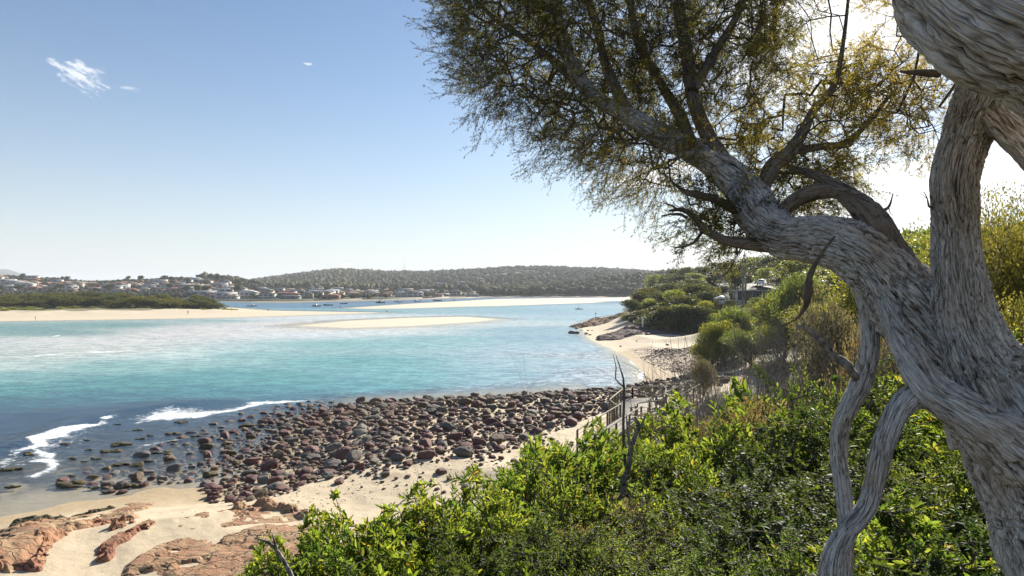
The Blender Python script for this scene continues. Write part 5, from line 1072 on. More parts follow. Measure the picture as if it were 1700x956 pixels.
# ------------------------------------------------------------------ headland trees
re_ = np.random.default_rng(41)
TH = [Once(tree_proto('headland_tree', re_, 8., 8.5, .22, 9, 5200, .34, 'bush_dark', .62, 3)) for _ in range(3)] + [Once(tree_proto('headland_tree', re_, 7., 8., .18, 9, 6000, .30, 'bush_leaf', .6, 2)) for _ in range(2)]
HT = [(1078, 522, 172, 8, 6), (1094, 512, 168, 9, 7), (1112, 508, 165, 9, 7), (1130, 506, 162, 9, 7), (1148, 504, 160, 10, 8), (1164, 508, 157, 9, 7), (1180, 512, 154, 8, 7), (1100, 532, 163, 6, 4), (1138, 530, 158, 7, 4), (1170, 532, 152, 7, 4), (1192, 520, 150, 7, 5), (1045, 520, 200, 8, 6), (1060, 524, 186, 8, 6), (1085, 524, 180, 9, 6), (1110, 528, 172, 9, 6), (1140, 527, 166, 10, 6), (1168, 525, 162, 9, 6), (1075, 533, 178, 6, 3.5), (1125, 538, 164, 7, 4), (1155, 538, 160, 7, 4),  # px, row of the crown top, distance, width, height
    (1050, 497, 196, 9, 9), (1062, 482, 215, 10, 9), (1082, 476, 225, 12, 9), (1078, 496, 200, 11, 8), (1100, 484, 205, 11, 9), (1095, 505, 190, 11, 9), (1118, 494, 185, 11, 9), (1122, 482, 192, 12, 9), (1142, 488, 180, 13, 10),
    (1070, 515, 185, 9, 7), (1105, 520, 176, 10, 7), (1130, 515, 172, 12, 8), (1155, 510, 168, 10, 8), (1150, 470, 200, 14, 9), (1166, 480, 185, 12, 8), (1175, 500, 170, 8, 6), (1120, 468, 235, 14, 8), (1142, 462, 255, 14, 8), (1098, 470, 250, 13, 8),
    (1165, 462, 265, 12, 6), (1190, 464, 250, 9, 5), (1200, 474, 225, 8, 5), (1125, 455, 330, 16, 9), (1155, 453, 345, 16, 9), (1180, 455, 380, 12, 8), (1205, 434, 330, 22, 14), (1225, 438, 300, 14, 11), (1255, 428, 290, 20, 14), (1280, 424, 260, 18, 14), (1305, 428, 240, 18, 12), (1222, 452, 215, 8, 5),
    (1275, 445, 225, 11, 8), (1290, 455, 210, 9, 8), (1315, 440, 205, 16, 10), (1300, 460, 190, 12, 6), (1330, 430, 190, 18, 12), (1350, 450, 170, 16, 10), (1200, 492, 172, 5, 3), (1215, 496, 160, 5, 3), (1255, 494, 152, 5, 2.5), (1185, 450, 400, 14, 9), (1105, 456, 420, 18, 10), (1140, 444, 450, 22, 11), (1085, 457, 470, 20, 10), (1170, 441, 430, 20, 12), (1120, 448, 480, 20, 11), (1160, 470, 230, 12, 7),
    (1500, 385, 80, 16, 7), (1560, 390, 70, 14, 7), (1470, 400, 90, 16, 8), (1420, 440, 110, 18, 9), (1380, 440, 130, 18, 9), (1660, 400, 60, 16, 8), (1620, 380, 75, 18, 8)]
def hplace(px, d): return ('over the purple rock foot of the headland' if d < 190 and px < 1180 else 'beside the dark roofed hut' if px < 1260 and d < 230 else 'on the headland point' if px < 1110 and d < 300 else 'along the headland crest' if d > 240 else 'on the hill behind the arching trunk')
for k, (px, py, d, w, hgt) in enumerate(HT):
    j = (k % 3) if (d > 150 and k % 4 != 3) else 3+k % 2; x = (px-850)/F*d; top = CZ-(py-HZ)/F*d; g0 = H(x, d); h1 = max(min(top-g0, 18), hgt*.5); ph = 8. if j < 3 else 7.
    base = top-h1 if top-h1 < g0 else g0
    o = TH[j](loc=(x, d, base-.1), rz=re_.uniform(0, 6.28), sc=(w/8.5, w/8.5, (top-base)/ph*1.03), label=f"{'dark' if j < 3 else 'bright olive'} {'broad domed' if w > 13 else 'rounded' if w > 9 else 'small'} coastal tree {hplace(px, d)}", group=f'coastal trees {hplace(px, d)}'); o['category'] = 'tree'
o = None
# ------------------------------------------------------------------ road, hut, shelter, cars and poles on the headland
asph = plain('road_asphalt', (.30, .29, .27), .9, var=.15, scale=2)
rp = np.array([(82, 170), (78, 185), (84, 215), (93, 260), (104, 320), (112, 380)], float); ps = spline(np.c_[rp, np.zeros(6), np.full(6, 4.)], 2.)
t = np.gradient(ps[:, :2], axis=0); t /= np.linalg.norm(t, axis=1)[:, None]; V = []
for s_ in (-5.5, -2, 2, 5.5): q = ps[:, :2]+np.c_[-t[:, 1], t[:, 0]]*s_; V.append(np.c_[q, HA(q)+.18])
V = np.stack(V, 1); V[:, :, 2] = V[:, :, 2].max(1)[:, None]; nr2 = len(V)
tag(mk('road', V.reshape(-1, 3), gridfaces(nr2, 4)[:, ::-1], None, asph), kind='structure')
roof_d = plain('dark_sheet_roof', (.10, .10, .105), .6); wall_d = plain('weatherboard', (.16, .14, .12), .8); white = plain('white_paint', (.78, .77, .74), .5, var=.08); glassm = plain('dark_window_glass', (.03, .04, .05), .12, var=.1, spec=.6); grey = plain('grey_metal', (.4, .41, .42), .45, var=.1)
hx, hy, hzz = 66., 172., CZ-21*172/F
hut = empty('beach_hut', (hx, hy, hzz), -.15, 'dark flat roofed hut with white corner post on the headland below the car park', 'building')
m = MB(); m.box((0, 0, 1.3), (9, 4.5, 2.6)); m.build('wall', wall_d, hut)
m = MB(); m.box((-.2, -.3, 2.78), (11.2, 6.2, .3)); rf = m.build('roof', roof_d, hut)
m = MB(); m.box((-.2, -3.43, 2.78), (11.2, .08, .38)); m.build('fascia', grey, rf)
for xx in (-4.6, ): m = MB(); m.box((xx, -2.6, 1.3), (.5, .5, 2.6)); m.build('post', white, hut)
m = MB(); m.box((-2.6, -2.27, 1.2), (1.6, .08, 2.2)); m.build('door', roof_d, hut)
for xx in (.4, 2.9): m = MB(); m.box((xx, -2.28, 1.5), (1.7, .08, 1.1)); w_ = m.build('window', glassm, hut); m = MB(); [m.box((xx+dx, -2.33, 1.5), (.08, .06, 1.26)) for dx in (-.86, 0, .86)]; m.box((xx, -2.33, 2.1), (1.8, .06, .08)); m.box((xx, -2.33, .92), (1.8, .06, .08)); m.build('frame', white, w_)
sx, sy, sz_ = 55.5, 166., CZ-24*166/F
um = empty('sun_shelter', (sx, sy, sz_-1.2), 0, 'white pitched canopy shelter beside the dark roofed hut', 'shelter')
m = MB(); m.add([(-1.6, -1.6, 2.2), (1.6, -1.6, 2.2), (1.6, 1.6, 2.2), (-1.6, 1.6, 2.2), (0, 0, 3.1)], None, [[0, 1, 4], [1, 2, 4], [2, 3, 4], [3, 0, 4], [0, 3, 2], [0, 2, 1]]); m.build('canopy', white, um)
for a in (-1.5, 1.5):
    for b_ in (-1.5, 1.5): m = MB(); m.box((a, b_, 1.), (.08, .08, 2.4)); m.build('post', grey, um)
fe = empty('picket_fence', (56, 160, H(56, 160)), 0, 'short white picket fence below the canopy shelter', 'fence'); m = MB()
for k in range(16): m.box((-3+k*.42, 0, .6), (.16, .04, 1.3))
m.build('pickets', white, fe); m = MB(); m.box((0.15, .05, .9), (6.6, .05, .1)); m.box((.15, .05, .35), (6.6, .05, .1)); m.build('rail', white, fe)
fe.location.z = CZ-24*160/F-.6
def car(name, label, loc, rz, body, sc=1.):
    r = empty(name, loc, rz, label, 'car'); r.scale = (sc, sc, sc)
    prof = [(-2.25, .35), (-2.3, .75), (-2.2, 1.0), (-1.85, 1.12), (-1.45, 1.62), (-.2, 1.72), (.55, 1.62), (1.15, 1.12), (2.1, .95), (2.3, .7), (2.25, .35)]
    n = len(prof); V = [(x, -.88+.12*(z > 1.2), z) for x, z in prof]+[(x, .88-.12*(z > 1.2), z) for x, z in prof]; q = [[i, i+1, n+i+1, n+i] for i in range(n-1)]
    t = [[0, i+1, i] for i in range(1, n-1)]+[[n, n+i, n+i+1] for i in range(1, n-1)]
    mb = MB(); mb.add(V, q, t); mb.add([V[0], V[n-1], V[2*n-1], V[n]], [[0, 1, 2, 3]]); mb.build('body', body, r)
    for sy_ in (-1, 1):
        mb = MB(); mb.add([(-1.7, sy_*.80, 1.15), (-1.38, sy_*.775, 1.56), (.5, sy_*.775, 1.56), (.98, sy_*.80, 1.15)], [[0, 1, 2, 3]] if sy_ < 0 else [[3, 2, 1, 0]]); mb.build('side_window', glassm, r)
    mb = MB(); mb.add([(1.16, -.7, 1.14), (1.16, .7, 1.14), (.62, .68, 1.6), (.62, -.68, 1.6)], [[0, 1, 2, 3]]); mb.build('windscreen', glassm, r)
    mb = MB(); mb.add([(-1.88, -.7, 1.15), (-1.88, .7, 1.15), (-1.5, .68, 1.59), (-1.5, -.68, 1.59)], [[0, 3, 2, 1]]); mb.build('rear_window', glassm, r)
    for x in (-1.4, 1.4):
        for y_ in (-.8, .8):
            th = np.arange(16)*2*math.pi/16; mb = MB(); mb.tube(np.array([(x, y_-.1, .34), (x, y_+.1, .34)]), .34, 16); w_ = mb.build('wheel', roof_d, r)
            mb = MB(); mb.tube(np.array([(x, y_-.12*(y_ < 0)-.0, .34), (x, y_+.12*(y_ > 0), .34)]), .2, 12); mb.build('rim', grey, w_)
    for y_ in (-.62, .62): mb = MB(); mb.box((2.27, y_, .74), (.08, .34, .16)); mb.build('headlight', white, r)
    return r
car('parked_car', 'white car on the pale road above the dark roofed hut', (74, 185.6, CZ+5*185/F), math.radians(-125), white)
car('parked_car', 'pale blue grey car half hidden by trees far along the headland road', (107, 350, CZ+8*350/F), math.radians(200), plain('pale_blue_paint', (.45, .52, .60), .3, var=.05))
car('parked_car', 'silver car with low roof beyond the hut roof beside the bushes', (76, 178, CZ-8*178/F), math.radians(170), plain('silver_paint', (.5, .5, .5), .3, var=.05))
polem = plain('pole_timber', (.26, .23, .19), .9, var=.3)
poles = []
for px, pt, pb, d, lb in ((1188, 436, 470, 335, 'tall timber power pole by the far parked car'), (1233, 431, 497, 150, 'nearer of the twin timber poles in front of the hut'), (1237.5, 429, 494, 158, 'farther of the twin timber poles in front of the hut')):
    x = (px-850)/F*d; z0 = CZ-(pb-HZ)/F*d-1.5; z1 = CZ-(pt-HZ)/F*d; r = empty('power_pole', (x, d, z0), .3, lb, 'pole')
    m = MB(); m.tube(np.array([(0, 0, 0), (0, 0, (z1-z0)*.5), (0, 0, z1-z0)]), [.22, .19, .15], 9); m.build('pole', polem, r, True)
    m = MB(); m.box((0, 0, z1-z0-.7), (2.2, .12, .14)); ca = m.build('crossarm', polem, r); m = MB(); [m.box((dx, 0, z1-z0-.53), (.1, .1, .2)) for dx in (-.95, -.35, .35, .95)]; m.build('insulators', grey, ca)
    poles.append(np.array([x, d, z1-.55]))
m = MB()
for dx in (-.9, .9):
    a, b_ = poles[1]+[dx, 0, 0], poles[0]+[dx, 0, 0]; tt = np.linspace(0, 1, 24)[:, None]; pts = a+(b_-a)*tt; pts[:, 2] -= 2.2*np.sin(math.pi*tt[:, 0]); m.tube(pts, .02, 4)
tag(m.build('power_lines', roof_d), 'pair of thin overhead cables sagging between the timber poles', 'cable')
x, y, z = P(1067, 536, 158); m = MB(); m.tube(np.array([(0, 0, -.6), (0, 0, 1.6)]), .18, 10); m.tube(np.array([(0, 0, 1.6), (0, 0, 1.8)]), .1, 8); o = m.build('marker_post', white, None, True); o.location = (x, y, z-.4); tag(o, 'short white marker post on the rocks below the dark trees', 'post')
x, y, z = P(989, 534, 235); m = MB(); m.tube(np.array([(0, 0, -1), (0, 0, 3.3)]), .07, 8); o = m.build('channel_pole', grey, None, True); o.location = (x, y, z); m = MB(); m.box((0, 0, 3.1), (.5, .05, .45)); m.build('marker_panel', grey, o); tag(o, 'thin upright pole standing on the brown rock platform', 'pole')
# ------------------------------------------------------------------ boats
hullw = plain('boat_hull_white', (.75, .76, .77), .35, var=.06); hulld = plain('boat_hull_dark', (.06, .075, .09), .4, var=.1); canv = plain('boat_canvas', (.12, .2, .3), .8)
def boat(px, py, Ln, rz, style, label, hull=None):
    x, y = G(px, py); r = empty('motor_boat' if style != 'dinghy' else 'dinghy', (x, y, -.1), rz, label, 'boat'); hull = hull or hullw; bw_ = Ln*.17
    xs = np.linspace(-.5, .5, 9)*Ln; wd = bw_*np.array([.92, .97, 1, 1, .98, .9, .72, .42, .03]); kz = np.array([0, 0, 0, 0, .02, .06, .15, .35, .7])*Ln*.1; dz = Ln*(.115+.05*np.linspace(0, 1, 9)**2)
    V = []
    for a, w, k, d_ in zip(xs, wd, kz, dz): V += [(a, -w, d_), (a, -w*.8, k+.02), (a, 0, k-.05), (a, w*.8, k+.02), (a, w, d_)]
    q = gridfaces(9, 5); q = np.concatenate([q, [[i*5, i*5+5, i*5+9, i*5+4] for i in range(8)]]); mb = MB(); mb.add(V, q, [[0, 1, 2], [0, 2, 3], [0, 3, 4]]); mb.build('hull', hull, r)
    if style in ('cabin', 'canopy'):
        mb = MB(); mb.add([(-.02*Ln, -bw_*.75, .12*Ln), (.2*Ln, -bw_*.6, .13*Ln), (.2*Ln, bw_*.6, .13*Ln), (-.02*Ln, bw_*.75, .12*Ln), (-.02*Ln, -bw_*.65, .27*Ln), (.08*Ln, -bw_*.5, .27*Ln), (.08*Ln, bw_*.5, .27*Ln), (-.02*Ln, bw_*.65, .27*Ln)], [[4, 5, 6, 7], [0, 1, 5, 4], [1, 2, 6, 5], [2, 3, 7, 6], [3, 0, 4, 7]]); mb.build('cabin', hullw if style == 'cabin' else glassm, r)
    if style == 'canopy' or style == 'cabin':
        mb = MB(); mb.box((-.08*Ln, 0, .37*Ln), (.34*Ln, bw_*1.5, .02*Ln)); cp = mb.build('canopy', canv if style == 'canopy' else hullw, r)
        mb = MB(); [mb.box((a*Ln, b_*bw_, .24*Ln), (.015*Ln, .015*Ln, .26*Ln)) for a in (-.23, .06) for b_ in (-.65, .65)]; mb.build('frame', grey, cp)
    mb = MB(); mb.box((-.53*Ln, 0, .12*Ln), (.06*Ln, .07*Ln, .14*Ln)); mb.build('outboard_motor', roof_d, r)
    return r
for a in ((419, 508.5, 6.5, .3, 'cabin', 'white cabin boat moored off the grassy tip of the sand spit'), (525, 508.5, 6.5, 2.9, 'cabin', 'small white cabin boat in the blue channel next to the dark boat'), (544, 507, 7, 3.1, 'dinghy', 'dark hulled open boat in the blue channel beside the white cabin boat'),
          (571, 504.5, 6, .2, 'dinghy', 'faint white open boat beyond the dark hulled boat'), (631, 503, 8, 3.0, 'canopy', 'grey boat with raised canopy near the start of the far sandbar'), (662, 501.5, 7.5, .1, 'cabin', 'white boat with mast like frame moored behind the far sandbar'),
          (692, 500.5, 7.5, 3.1, 'cabin', 'pale cabin boat moored behind the middle of the far sandbar'), (726, 499.3, 9, 3.1, 'dinghy', 'long dark low boat behind the far sandbar'), (755, 498.6, 4.5, 1.2, 'canopy', 'tiny dark boat at the far end of the channel behind the sandbar'),
          (961, 513.5, 4.4, 3.05, 'canopy', 'small fishing boat with upright canopy alone on the pale lagoon before the headland')):
    boat(*a, hull=hulld if ('dark' in a[5] or 'grey boat' in a[5]) else None)
x, y = G(961, 512.5)
for px, py, lb, c_ in ((566, 510, 'small orange mooring buoy in the blue channel', (.6, .25, .1)), (643, 517, 'pale mooring buoy beside the tip of the spit', (.7, .7, .68)), (606, 508, 'white mooring buoy near the grey canopied boat', (.8, .8, .8))):
    x, y = G(px, py); m = MB(); th = np.linspace(0, math.pi, 9); m.tube(np.c_[0*th, 0*th, -.5*np.cos(th)+.25], .5*np.sin(th)+.02, 12); m.tube(np.array([(0, 0, .7), (0, 0, 1.1)]), .05, 6); o = m.build('mooring_buoy', plain('buoy', c_, .5), None, True); o.location = (x, y, 0); tag(o, lb, 'buoy')
# people on the sand
def person(px, py, z, label, shirt, walk=.18, rz=0.):
    x, y = G(px, py, z); r = empty('person', (x, y, H(x, y)), rz, label, 'person')
    bmv = [(0, 0, .98, .13, .10), (0, 0, 1.15, .12, .10), (0, 0, 1.35, .15, .10), (0, 0, 1.48, .07, .06), (0, .01, 1.56, .05, .05), (0, .01, 1.63, .075, .09), (0, .01, 1.74, .07, .08)]
    pts = [v[:3] for v in bmv]; rad = [(v[3]+v[4])/2 for v in bmv]; ed = [(i, i+1) for i in range(6)]
    for s in (-1, 1):
        i = len(pts); pts += [(s*.19, 0, 1.42), (s*.25, .03*s, 1.15), (s*.25, .14*s, .92), (s*.25, .18*s, .84)]; rad += [.055, .045, .035, .03]; ed += [(2, i), (i, i+1), (i+1, i+2), (i+2, i+3)]
        i = len(pts); pts += [(s*.10, 0, .86), (s*.11, walk*s*.5, .48), (s*.11, walk*s*.8, .09), (s*.11, walk*s*.8+.16, .04)]; rad += [.085, .06, .045, .035]; ed += [(0, i), (i, i+1), (i+1, i+2), (i+2, i+3)]
    me = bpy.data.meshes.new('body'); me.from_pydata(pts, ed, []); o = bpy.data.objects.new('body', me); COL.objects.link(o); o.parent = r
    md = o.modifiers.new('skin', 'SKIN')
    for k, v in enumerate(me.skin_vertices[0].data): v.radius = (rad[k], rad[k]); v.use_root = (k == 0)
    o.modifiers.new('sub', 'SUBSURF').levels = 1; o.modifiers['sub'].render_levels = 1; me.materials.append(plain('dark_clothes', shirt, .9))
    m = MB(); th = np.linspace(0, math.pi*.6, 6); m.tube(np.c_[0*th, 0*th+.0, 1.70+.10*np.cos(th)], .095*np.sin(th)+.01, 10); m.build('hair', roof_d, r, True)
person(445, 516.5, .8, 'person in dark clothes standing alone on the spit near the channel', (.05, .05, .07))
person(312, 520, 1.2, 'person in dark top walking at the foot of the low dune grass', (.06, .05, .05), .3, .6)
person(59, 527, 1.2, 'person in pale clothes walking along the seaweed line on the beach', (.35, .33, .3), .3, 1.4)
# ------------------------------------------------------------------ spit scrub
M['spit_leaf'] = leaf_mat('spit_leaf', [(0, (.035, .045, .018)), (.6, (.06, .07, .025)), (1, (.10, .105, .035))], [(0, (.10, .12, .03)), (1, (.28, .28, .06))], .35, .1, .7)
TS = [Once(tree_proto('spit_tree', re_, 9., 10., .04, 9, 2600, .6, 'spit_leaf', .62, 2)) for _ in range(4)]
GS = [Once(tree_proto('dune_bush', re_, 1.6, 5., .05, 6, 700, .35, 'bush_leaf', .5, 2)) for _ in range(2)]
k = 0
SP = []
for px in np.arange(-190, 352, 9.5):
    t_ = np.clip((px+20)/370, 0, 1); top = np.interp(px, [-200, 0, 60, 120, 180, 240, 290, 318, 335, 352], [489, 487, 485, 484, 484, 486, 488, 491, 489, 492])
    for row in range(3):
        d = 338+row*26+re_.uniform(-8, 8); SP.append((px+re_.uniform(-5, 5), top+re_.uniform(-3, 5)+[8, 3, 0][row], d, re_.uniform(9, 15)))
for px, py, d, w in SP:
    if px > 300 and d > 366: continue
    x = (px-850)/F*d; g0 = H(x, d); top = CZ-(py-HZ)/F*d; h1 = max(top-g0, 3.5)
    z_ = 'behind the beach' if d < 354 else 'in the middle of the scrub' if d < 380 else 'in the rear of the scrub'
    q_ = 'near the seaward end' if px > 220 else 'mid spit' if px > 90 else 'toward the town end'
    o = TS[k % 4](loc=(x, d, g0-.2), rz=re_.uniform(0, 6.28), sc=(w/10, w/10, h1/9.), label=f"{'broad' if w > 12 else 'narrow'} olive tree {z_} {q_} of the spit", group=f'spit trees {z_} {q_}'); o['category'] = 'tree'; k += 1
for px, w in ((332, 9), (338, 8), (326, 8)):
    d = 366; x = (px-850)/F*d; g0 = H(x, d); o = TS[k % 4](loc=(x, d, g0-.2), rz=k, sc=(w/10, w/10, .95), label='dense dark tree standing last on the seaward end of the spit', group='last dark trees on the spit'); o['category'] = 'tree'; k += 1
k = 0
for px in np.arange(-100, 392, 7.5):
    for row in range(2):
        a = px+re_.uniform(-4, 4); b_ = (np.interp(px, [0, 100, 200, 300, 400], [516.5, 514, 512.5, 512.2, 512.4])-row*1.6+re_.uniform(-.7, .7)); x, y = G(a, b_, 2.); g0 = H(x, y)
        if re_.uniform() < (.15 if px < 320 else .4): continue
        q_ = 'at the seaward tip' if px > 330 else 'below the scrub' if px > 110 else 'on the town side'
        o = GS[k % 2](loc=(x, y, g0-.1), rz=re_.uniform(0, 6), sc=(re_.uniform(.7, 1.3), re_.uniform(.5, .9), re_.uniform(.45, 1.)), label=f"low {'yellow green' if row == 0 else 'green'} dune bush on the beach crest {q_} of the spit", group=f'dune bushes {q_}'); o['category'] = 'bush'; k += 1
# ------------------------------------------------------------------ town
roofs = {'red tiled': plain('red_roof', (.36, .13, .08), .8), 'terracotta': plain('terracotta_roof', (.45, .24, .15), .8), 'pale grey': plain('pale_roof', (.50, .50, .49), .6), 'dark grey': plain('dark_roof', (.14, .145, .16), .7), 'white': plain('white_roof', (.75, .75, .73), .6), 'tan': plain('tan_roof', (.38, .31, .23), .8)}
walls = {'white': plain('white_wall', (.50, .48, .45), .8), 'cream': plain('cream_wall', (.42, .35, .26), .8), 'brick': plain('brick_wall', (.34, .18, .12), .85), 'grey': plain('grey_wall', (.22, .22, .22), .8)}  # wall colours darkened to carry the shade on the backlit fronts
def house_proto(w, dp, storeys, roof, wall, hip=True):
    r = empty('house'); h = 2.8*storeys+.4; m = MB(); m.box((0, 0, h/2-1), (w, dp, h+2)); m.build('wall', walls[wall], r)
    m = MB(); e = .5; a = w/2+e; b_ = dp/2+e; rz_ = 1.7 if hip else .5; ri = a-b_ if hip else a-.2; ri = max(ri, .5)
    m.add([(-a, -b_, h), (a, -b_, h), (a, b_, h), (-a, b_, h), (-ri, 0, h+rz_), (ri, 0, h+rz_)], [[0, 1, 5, 4], [2, 3, 4, 5], [0, 3, 2, 1]], [[1, 2, 5], [3, 0, 4]]); m.build('roof', roofs[roof], r)
    for s in range(storeys):
        for k in range(3):
            x = (-w/2+w*(k+.5)/3); m = MB(); m.box((x, -dp/2-.02, 1.4+2.8*s), (w*.2, .1, 1.3)); f = m.build('window', glassm, r)
    return r
HP = []
for rf_, wl, w, dp, st, hp in (('red tiled', 'cream', 15, 9, 1, 1), ('terracotta', 'brick', 16, 10, 1, 1), ('pale grey', 'white', 17, 9, 2, 1), ('dark grey', 'cream', 15, 9, 2, 1), ('white', 'white', 22, 10, 2, 0), ('tan', 'white', 16, 9, 1, 1), ('pale grey', 'grey', 20, 10, 1, 0), ('dark grey', 'white', 18, 9, 2, 0)):
    HP.append((Once(house_proto(w, dp, st, rf_, wl, hp)), rf_, wl, st, h_ := 2.8*st+2))
def site(px, py, dmin, dmax):
    """walk out along a sight line and stop where it first meets the hillside"""
    ds = np.linspace(dmin, dmax, 160); x = (px-850)/F*ds; z = CZ-(py-HZ)/F*ds; g_ = height(x, ds); hit = np.where(g_ >= z)[0]
    if not len(hit): return None
    i = hit[0]; return x[i], ds[i], g_[i]
HS = []
rh = np.random.default_rng(51)
for _ in range(230):                     # hillside behind the spit
    px = rh.uniform(-60, 390); t_ = rh.uniform()**.8; lo = np.interp(px, [0, 200, 400], [459, 466, 472]); hi_ = 486
    HS.append((px, lo+(hi_-lo)*t_, 640, 1150, 'a'))
for _ in range(80): HS.append((rh.uniform(330, 560), rh.uniform(484, 496.5), 640, 1100, 'b'))
for _ in range(85): HS.append((rh.uniform(520, 790), rh.uniform(482, 493.5), 640, 1300, 'c'))
for _ in range(22): px = rh.uniform(690, 800); HS.append((px, np.interp(px, [690, 800], [483, 472])+rh.uniform(-5, 3), 900, 2200, 'd'))
for _ in range(50): px = rh.uniform(795, 900); HS.append((px, np.interp(px, [795, 900], [462, 452.5])+rh.uniform(-1.5, 2.5), 1200, 2300, 'e'))
for _ in range(16): px = rh.uniform(900, 1000); HS.append((px, np.interp(px, [900, 950, 1000], [461, 455, 451])+rh.uniform(-2, 2), 1200, 2300, 'f'))
zn = dict(a='on the wooded slope behind the sand spit', b='in the waterfront row beyond the moored boats', c='in the low town behind the far sandbar', d='on the lower forested hillside', e='along the bright terrace high on the forested ridge', f='near the crest of the far ridge')
placed = []
for px, py, d0, d1, z_ in HS:
    s_ = site(px, py, d0, d1)
    if s_ is None: continue
    x, y, g0 = s_
    if len(placed) >= 285: break
    if any(abs(x-a)+abs(y-b_)*.8 < 15 for a, b_ in placed): continue
    placed.append((x, y)); k = int(rh.choice([0, 0, 1, 1, 1, 2, 3, 3, 4, 5, 5, 5, 6, 7])); pr_, rf_, wl, st, _h = HP[k]
    sc = rh.uniform(.85, 1.2)*(1.25 if y > 1200 else 1)
    o = pr_(loc=(x, y, g0), rz=rh.uniform(-.5, .5)+.3*(px < 400), sc=sc, label=f"{'two storey' if st == 2 else 'single storey'} {wl} house, {rf_} roof, {zn[z_]}", group=f'houses {zn[z_]}'); o['category'] = 'house'
# low seawall and jetty line along the waterfront
m = MB(); wl_ = np.array(gl((350, 499.2), (420, 500.9), (520, 500.2), (600, 498.2), (700, 495.9), (745, 494.6)))
for a, b_ in zip(wl_[:-1], wl_[1:]): m.beam((*a, .7), (*b_, .7), 2.2, 1.8)
tag(m.build('seawall', plain('pale_stone', (.42, .38, .32), .9)), 'long low pale seawall along the town waterfront', 'wall')
x, y, z = P(671, 446, 2280); ma = empty('radio_mast', (x, y, H(x, y)), 0, 'slim lattice radio mast on the forested ridge skyline', 'mast'); m = MB(); hm = 42.
for a, b_ in ((-1, -1), (1, -1), (0, 1.2)): m.beam((a*.9, b_*.9, 0), (a*.4, b_*.4, hm), .5)
for k in range(14):
    z0, z1 = hm*k/14, hm*(k+1)/14; m.beam((-.8, -.8, z0), (.7, -.7, z1), .2); m.beam((.8, -.8, z0), (0, .8, z1), .2)
m.build('lattice', grey, ma); m = MB(); m.tube(np.array([(0, 0, hm), (0, 0, hm+9)]), .18, 6); m.build('antenna', grey, ma)
# ------------------------------------------------------------------ town trees (single) and forests (mass)
TT = [Once(tree_proto('gum_tree', re_, 12., 11., .35, 7, 520, 1.5, 'far_leaf', .6, 1)) for _ in range(4)]
n_t = 0
for z_, nn_, pxr_, pyr_, dr in (('on the wooded slope behind the sand spit', 64, (-50, 400), None, (640, 1150)), ('between the waterfront houses', 26, (350, 790), (482, 491), (640, 1300)), ('behind the tan beach at the foot of the far ridge', 34, (790, 1075), (484, 491.5), (700, 1080))):
    for _ in range(nn_):
        px = rh.uniform(*pxr_); py = rh.uniform(*(pyr_ or (np.interp(px, [0, 200, 400], [458, 466, 470]), 490))); s_ = site(px, py, *dr)
        if s_ is None: continue
        x, y, g0 = s_
        if any(math.hypot(x-a, y-b_) < 11 for a, b_ in placed): continue
        sc = rh.uniform(.6, 1.15)*(1.2 if 'tan beach' in z_ else 1); o = TT[n_t % 4](loc=(x, y, g0-.5), rz=rh.uniform(0, 6), sc=(sc, sc, sc*rh.uniform(.85, 1.2)), label=f"{'tall' if sc > .95 else 'smaller'} dark gum tree {z_}", group=f'gum trees {z_}'); o['category'] = 'tree'; n_t += 1
def forest(name, label, pts, rng, size=(5, 8), matl='far_leaf'):
    """a wood far off: jittered crowns, each a handful of leaf masses"""
    pts = np.asarray(pts); n = len(pts); z = HA(pts[:, :2]); V = []; T = []; n0 = 0; base = I0v; 
    sz = rng.uniform(*size, n); k = rng.integers(0, 6, n)
    for j in range(6):
        s = np.where(k == j)[0]; shp = base*(1+.35*rng.normal(size=len(base)))[:, None]
        v = shp[None]*np.stack([sz[s], sz[s], sz[s]*rng.uniform(.45, .85, len(s))], 1)[:, None]*.62+np.c_[pts[s, :2], z[s]+sz[s]*.75][:, None]
        V.append(v.reshape(-1, 3)); T.append((I0f[None]+(np.arange(len(s))*len(I0v))[:, None, None]).reshape(-1, 3)+n0); n0 += len(s)*len(I0v)
    return tag(mk(name, np.vstack(V), None, np.vstack(T), M[matl]), label, 'woodland', kind='stuff')
fl = leaf_mat('forest_leaf', [(0, (.022, .032, .018)), (.5, (.042, .05, .026)), (1, (.08, .082, .038))], [(0, (.08, .09, .035)), (1, (.2, .2, .07))], .25, .1, .8); M['forest'] = fl
nt = fl.node_tree; g_ = N(nt, 'ShaderNodeNewGeometry'); nz = noise(nt, g_.outputs['Position'], .011, 4, .6); pb = [n for n in nt.nodes if n.type == 'BSDF_PRINCIPLED'][0]; src = pb.inputs['Base Color'].links[0].from_socket
L(nt, mixcol(nt, 1., src, mixcol(nt, maprange(nt, nz, .35, .65), (.6, .66, .7), (1.6, 1.45, 1.2)), 'MULTIPLY'), pb.inputs['Base Color'])
CLR = 22
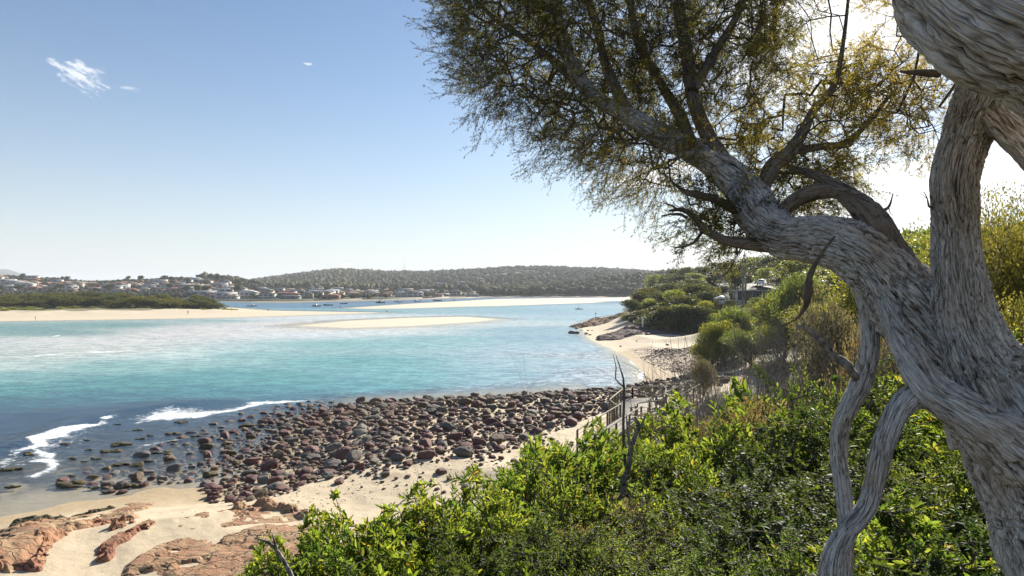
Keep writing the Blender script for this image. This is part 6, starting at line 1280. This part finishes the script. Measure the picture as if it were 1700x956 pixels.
def scatter(n, pxa, da, rng, avoid=10):
    px = rng.uniform(*pxa, n); d = np.exp(rng.uniform(math.log(da[0]), math.log(da[1]), n)); x = (px-850)/F*d; ok = (sdf(x, d, FAR) > 14) & (height(x, d) > 1.2)
    q = np.c_[x, d][ok]
    if avoid and placed:
        A = np.array(placed); keep_ = np.ones(len(q), bool)
        for a in A: keep_ &= ((np.abs(q[:, 0]-a[0]) > avoid) | (q[:, 1]-a[1] > 4) | (q[:, 1]-a[1] < -CLR))
        q = q[keep_]
    return q
forest('forest', 'unbroken bushland of gum trees covering the far ridge', scatter(17000, (330, 1330), (1080, 2450), rh, 13), rh, (4, 12), 'forest')
CLR = 60
forest('forest', 'suburban bushland of mixed trees filling the slope behind the sand spit', scatter(7000, (-260, 480), (660, 1250), rh, 8), rh, (2.2, 5.5), 'forest')
forest('forest', 'dark belt of tall trees at the foot of the ridge behind the tan beach', np.vstack([scatter(2600, (800, 1330), (870, 1130), rh, 8)]), rh, (6, 12), 'forest')
forest('forest', 'low garden trees between the houses of the far town', scatter(3600, (330, 800), (650, 1080), rh, 8), rh, (2.2, 4.6), 'forest')
def hill_scrub(n, rng):
    out = []
    x = rng.uniform(60, 520, n); y = rng.uniform(20, 620, n); z = height(x, y); sa = sdf(x, y, LAND_A); ok = (z > 6) & (sa > 25) & (x/y > .22) & (np.hypot(x, y) > 80)
    rd = sdf(x, y, np.vstack([np.c_[rp[:, 0]-11, rp[:, 1]], np.c_[rp[::-1, 0]+9, rp[::-1, 1]]])) < 0; hb = np.hypot(x-64, y-170) > 17
    px = 850+F*x/y; sight = ~((y < 205) & (px > 1185) & (px < 1300) & (y > 140)); return np.c_[x, y][ok & rd & hb & sight]
forest('scrub', 'dense coastal scrub carpeting the headland hill behind the trees', hill_scrub(5200, rh), rh, (2.2, 4.2), 'forest')

# ------------------------------------------------------------------ sea air
hm_, nt, o = mat('sea_air'); pv = N(nt, 'ShaderNodeVolumePrincipled'); pv.inputs['Color'].default_value = (.86, .92, 1., 1); pv.inputs['Density'].default_value = .00013; pv.inputs['Anisotropy'].default_value = .1
L(nt, pv.outputs[0], o.inputs['Volume'])
m = MB(); m.box((0, 0, 108), (22400, 22400, 226)); hb_ = m.build('haze', hm_); tag(hb_, 'thin pale sea haze over the bay', 'haze', kind='stuff')
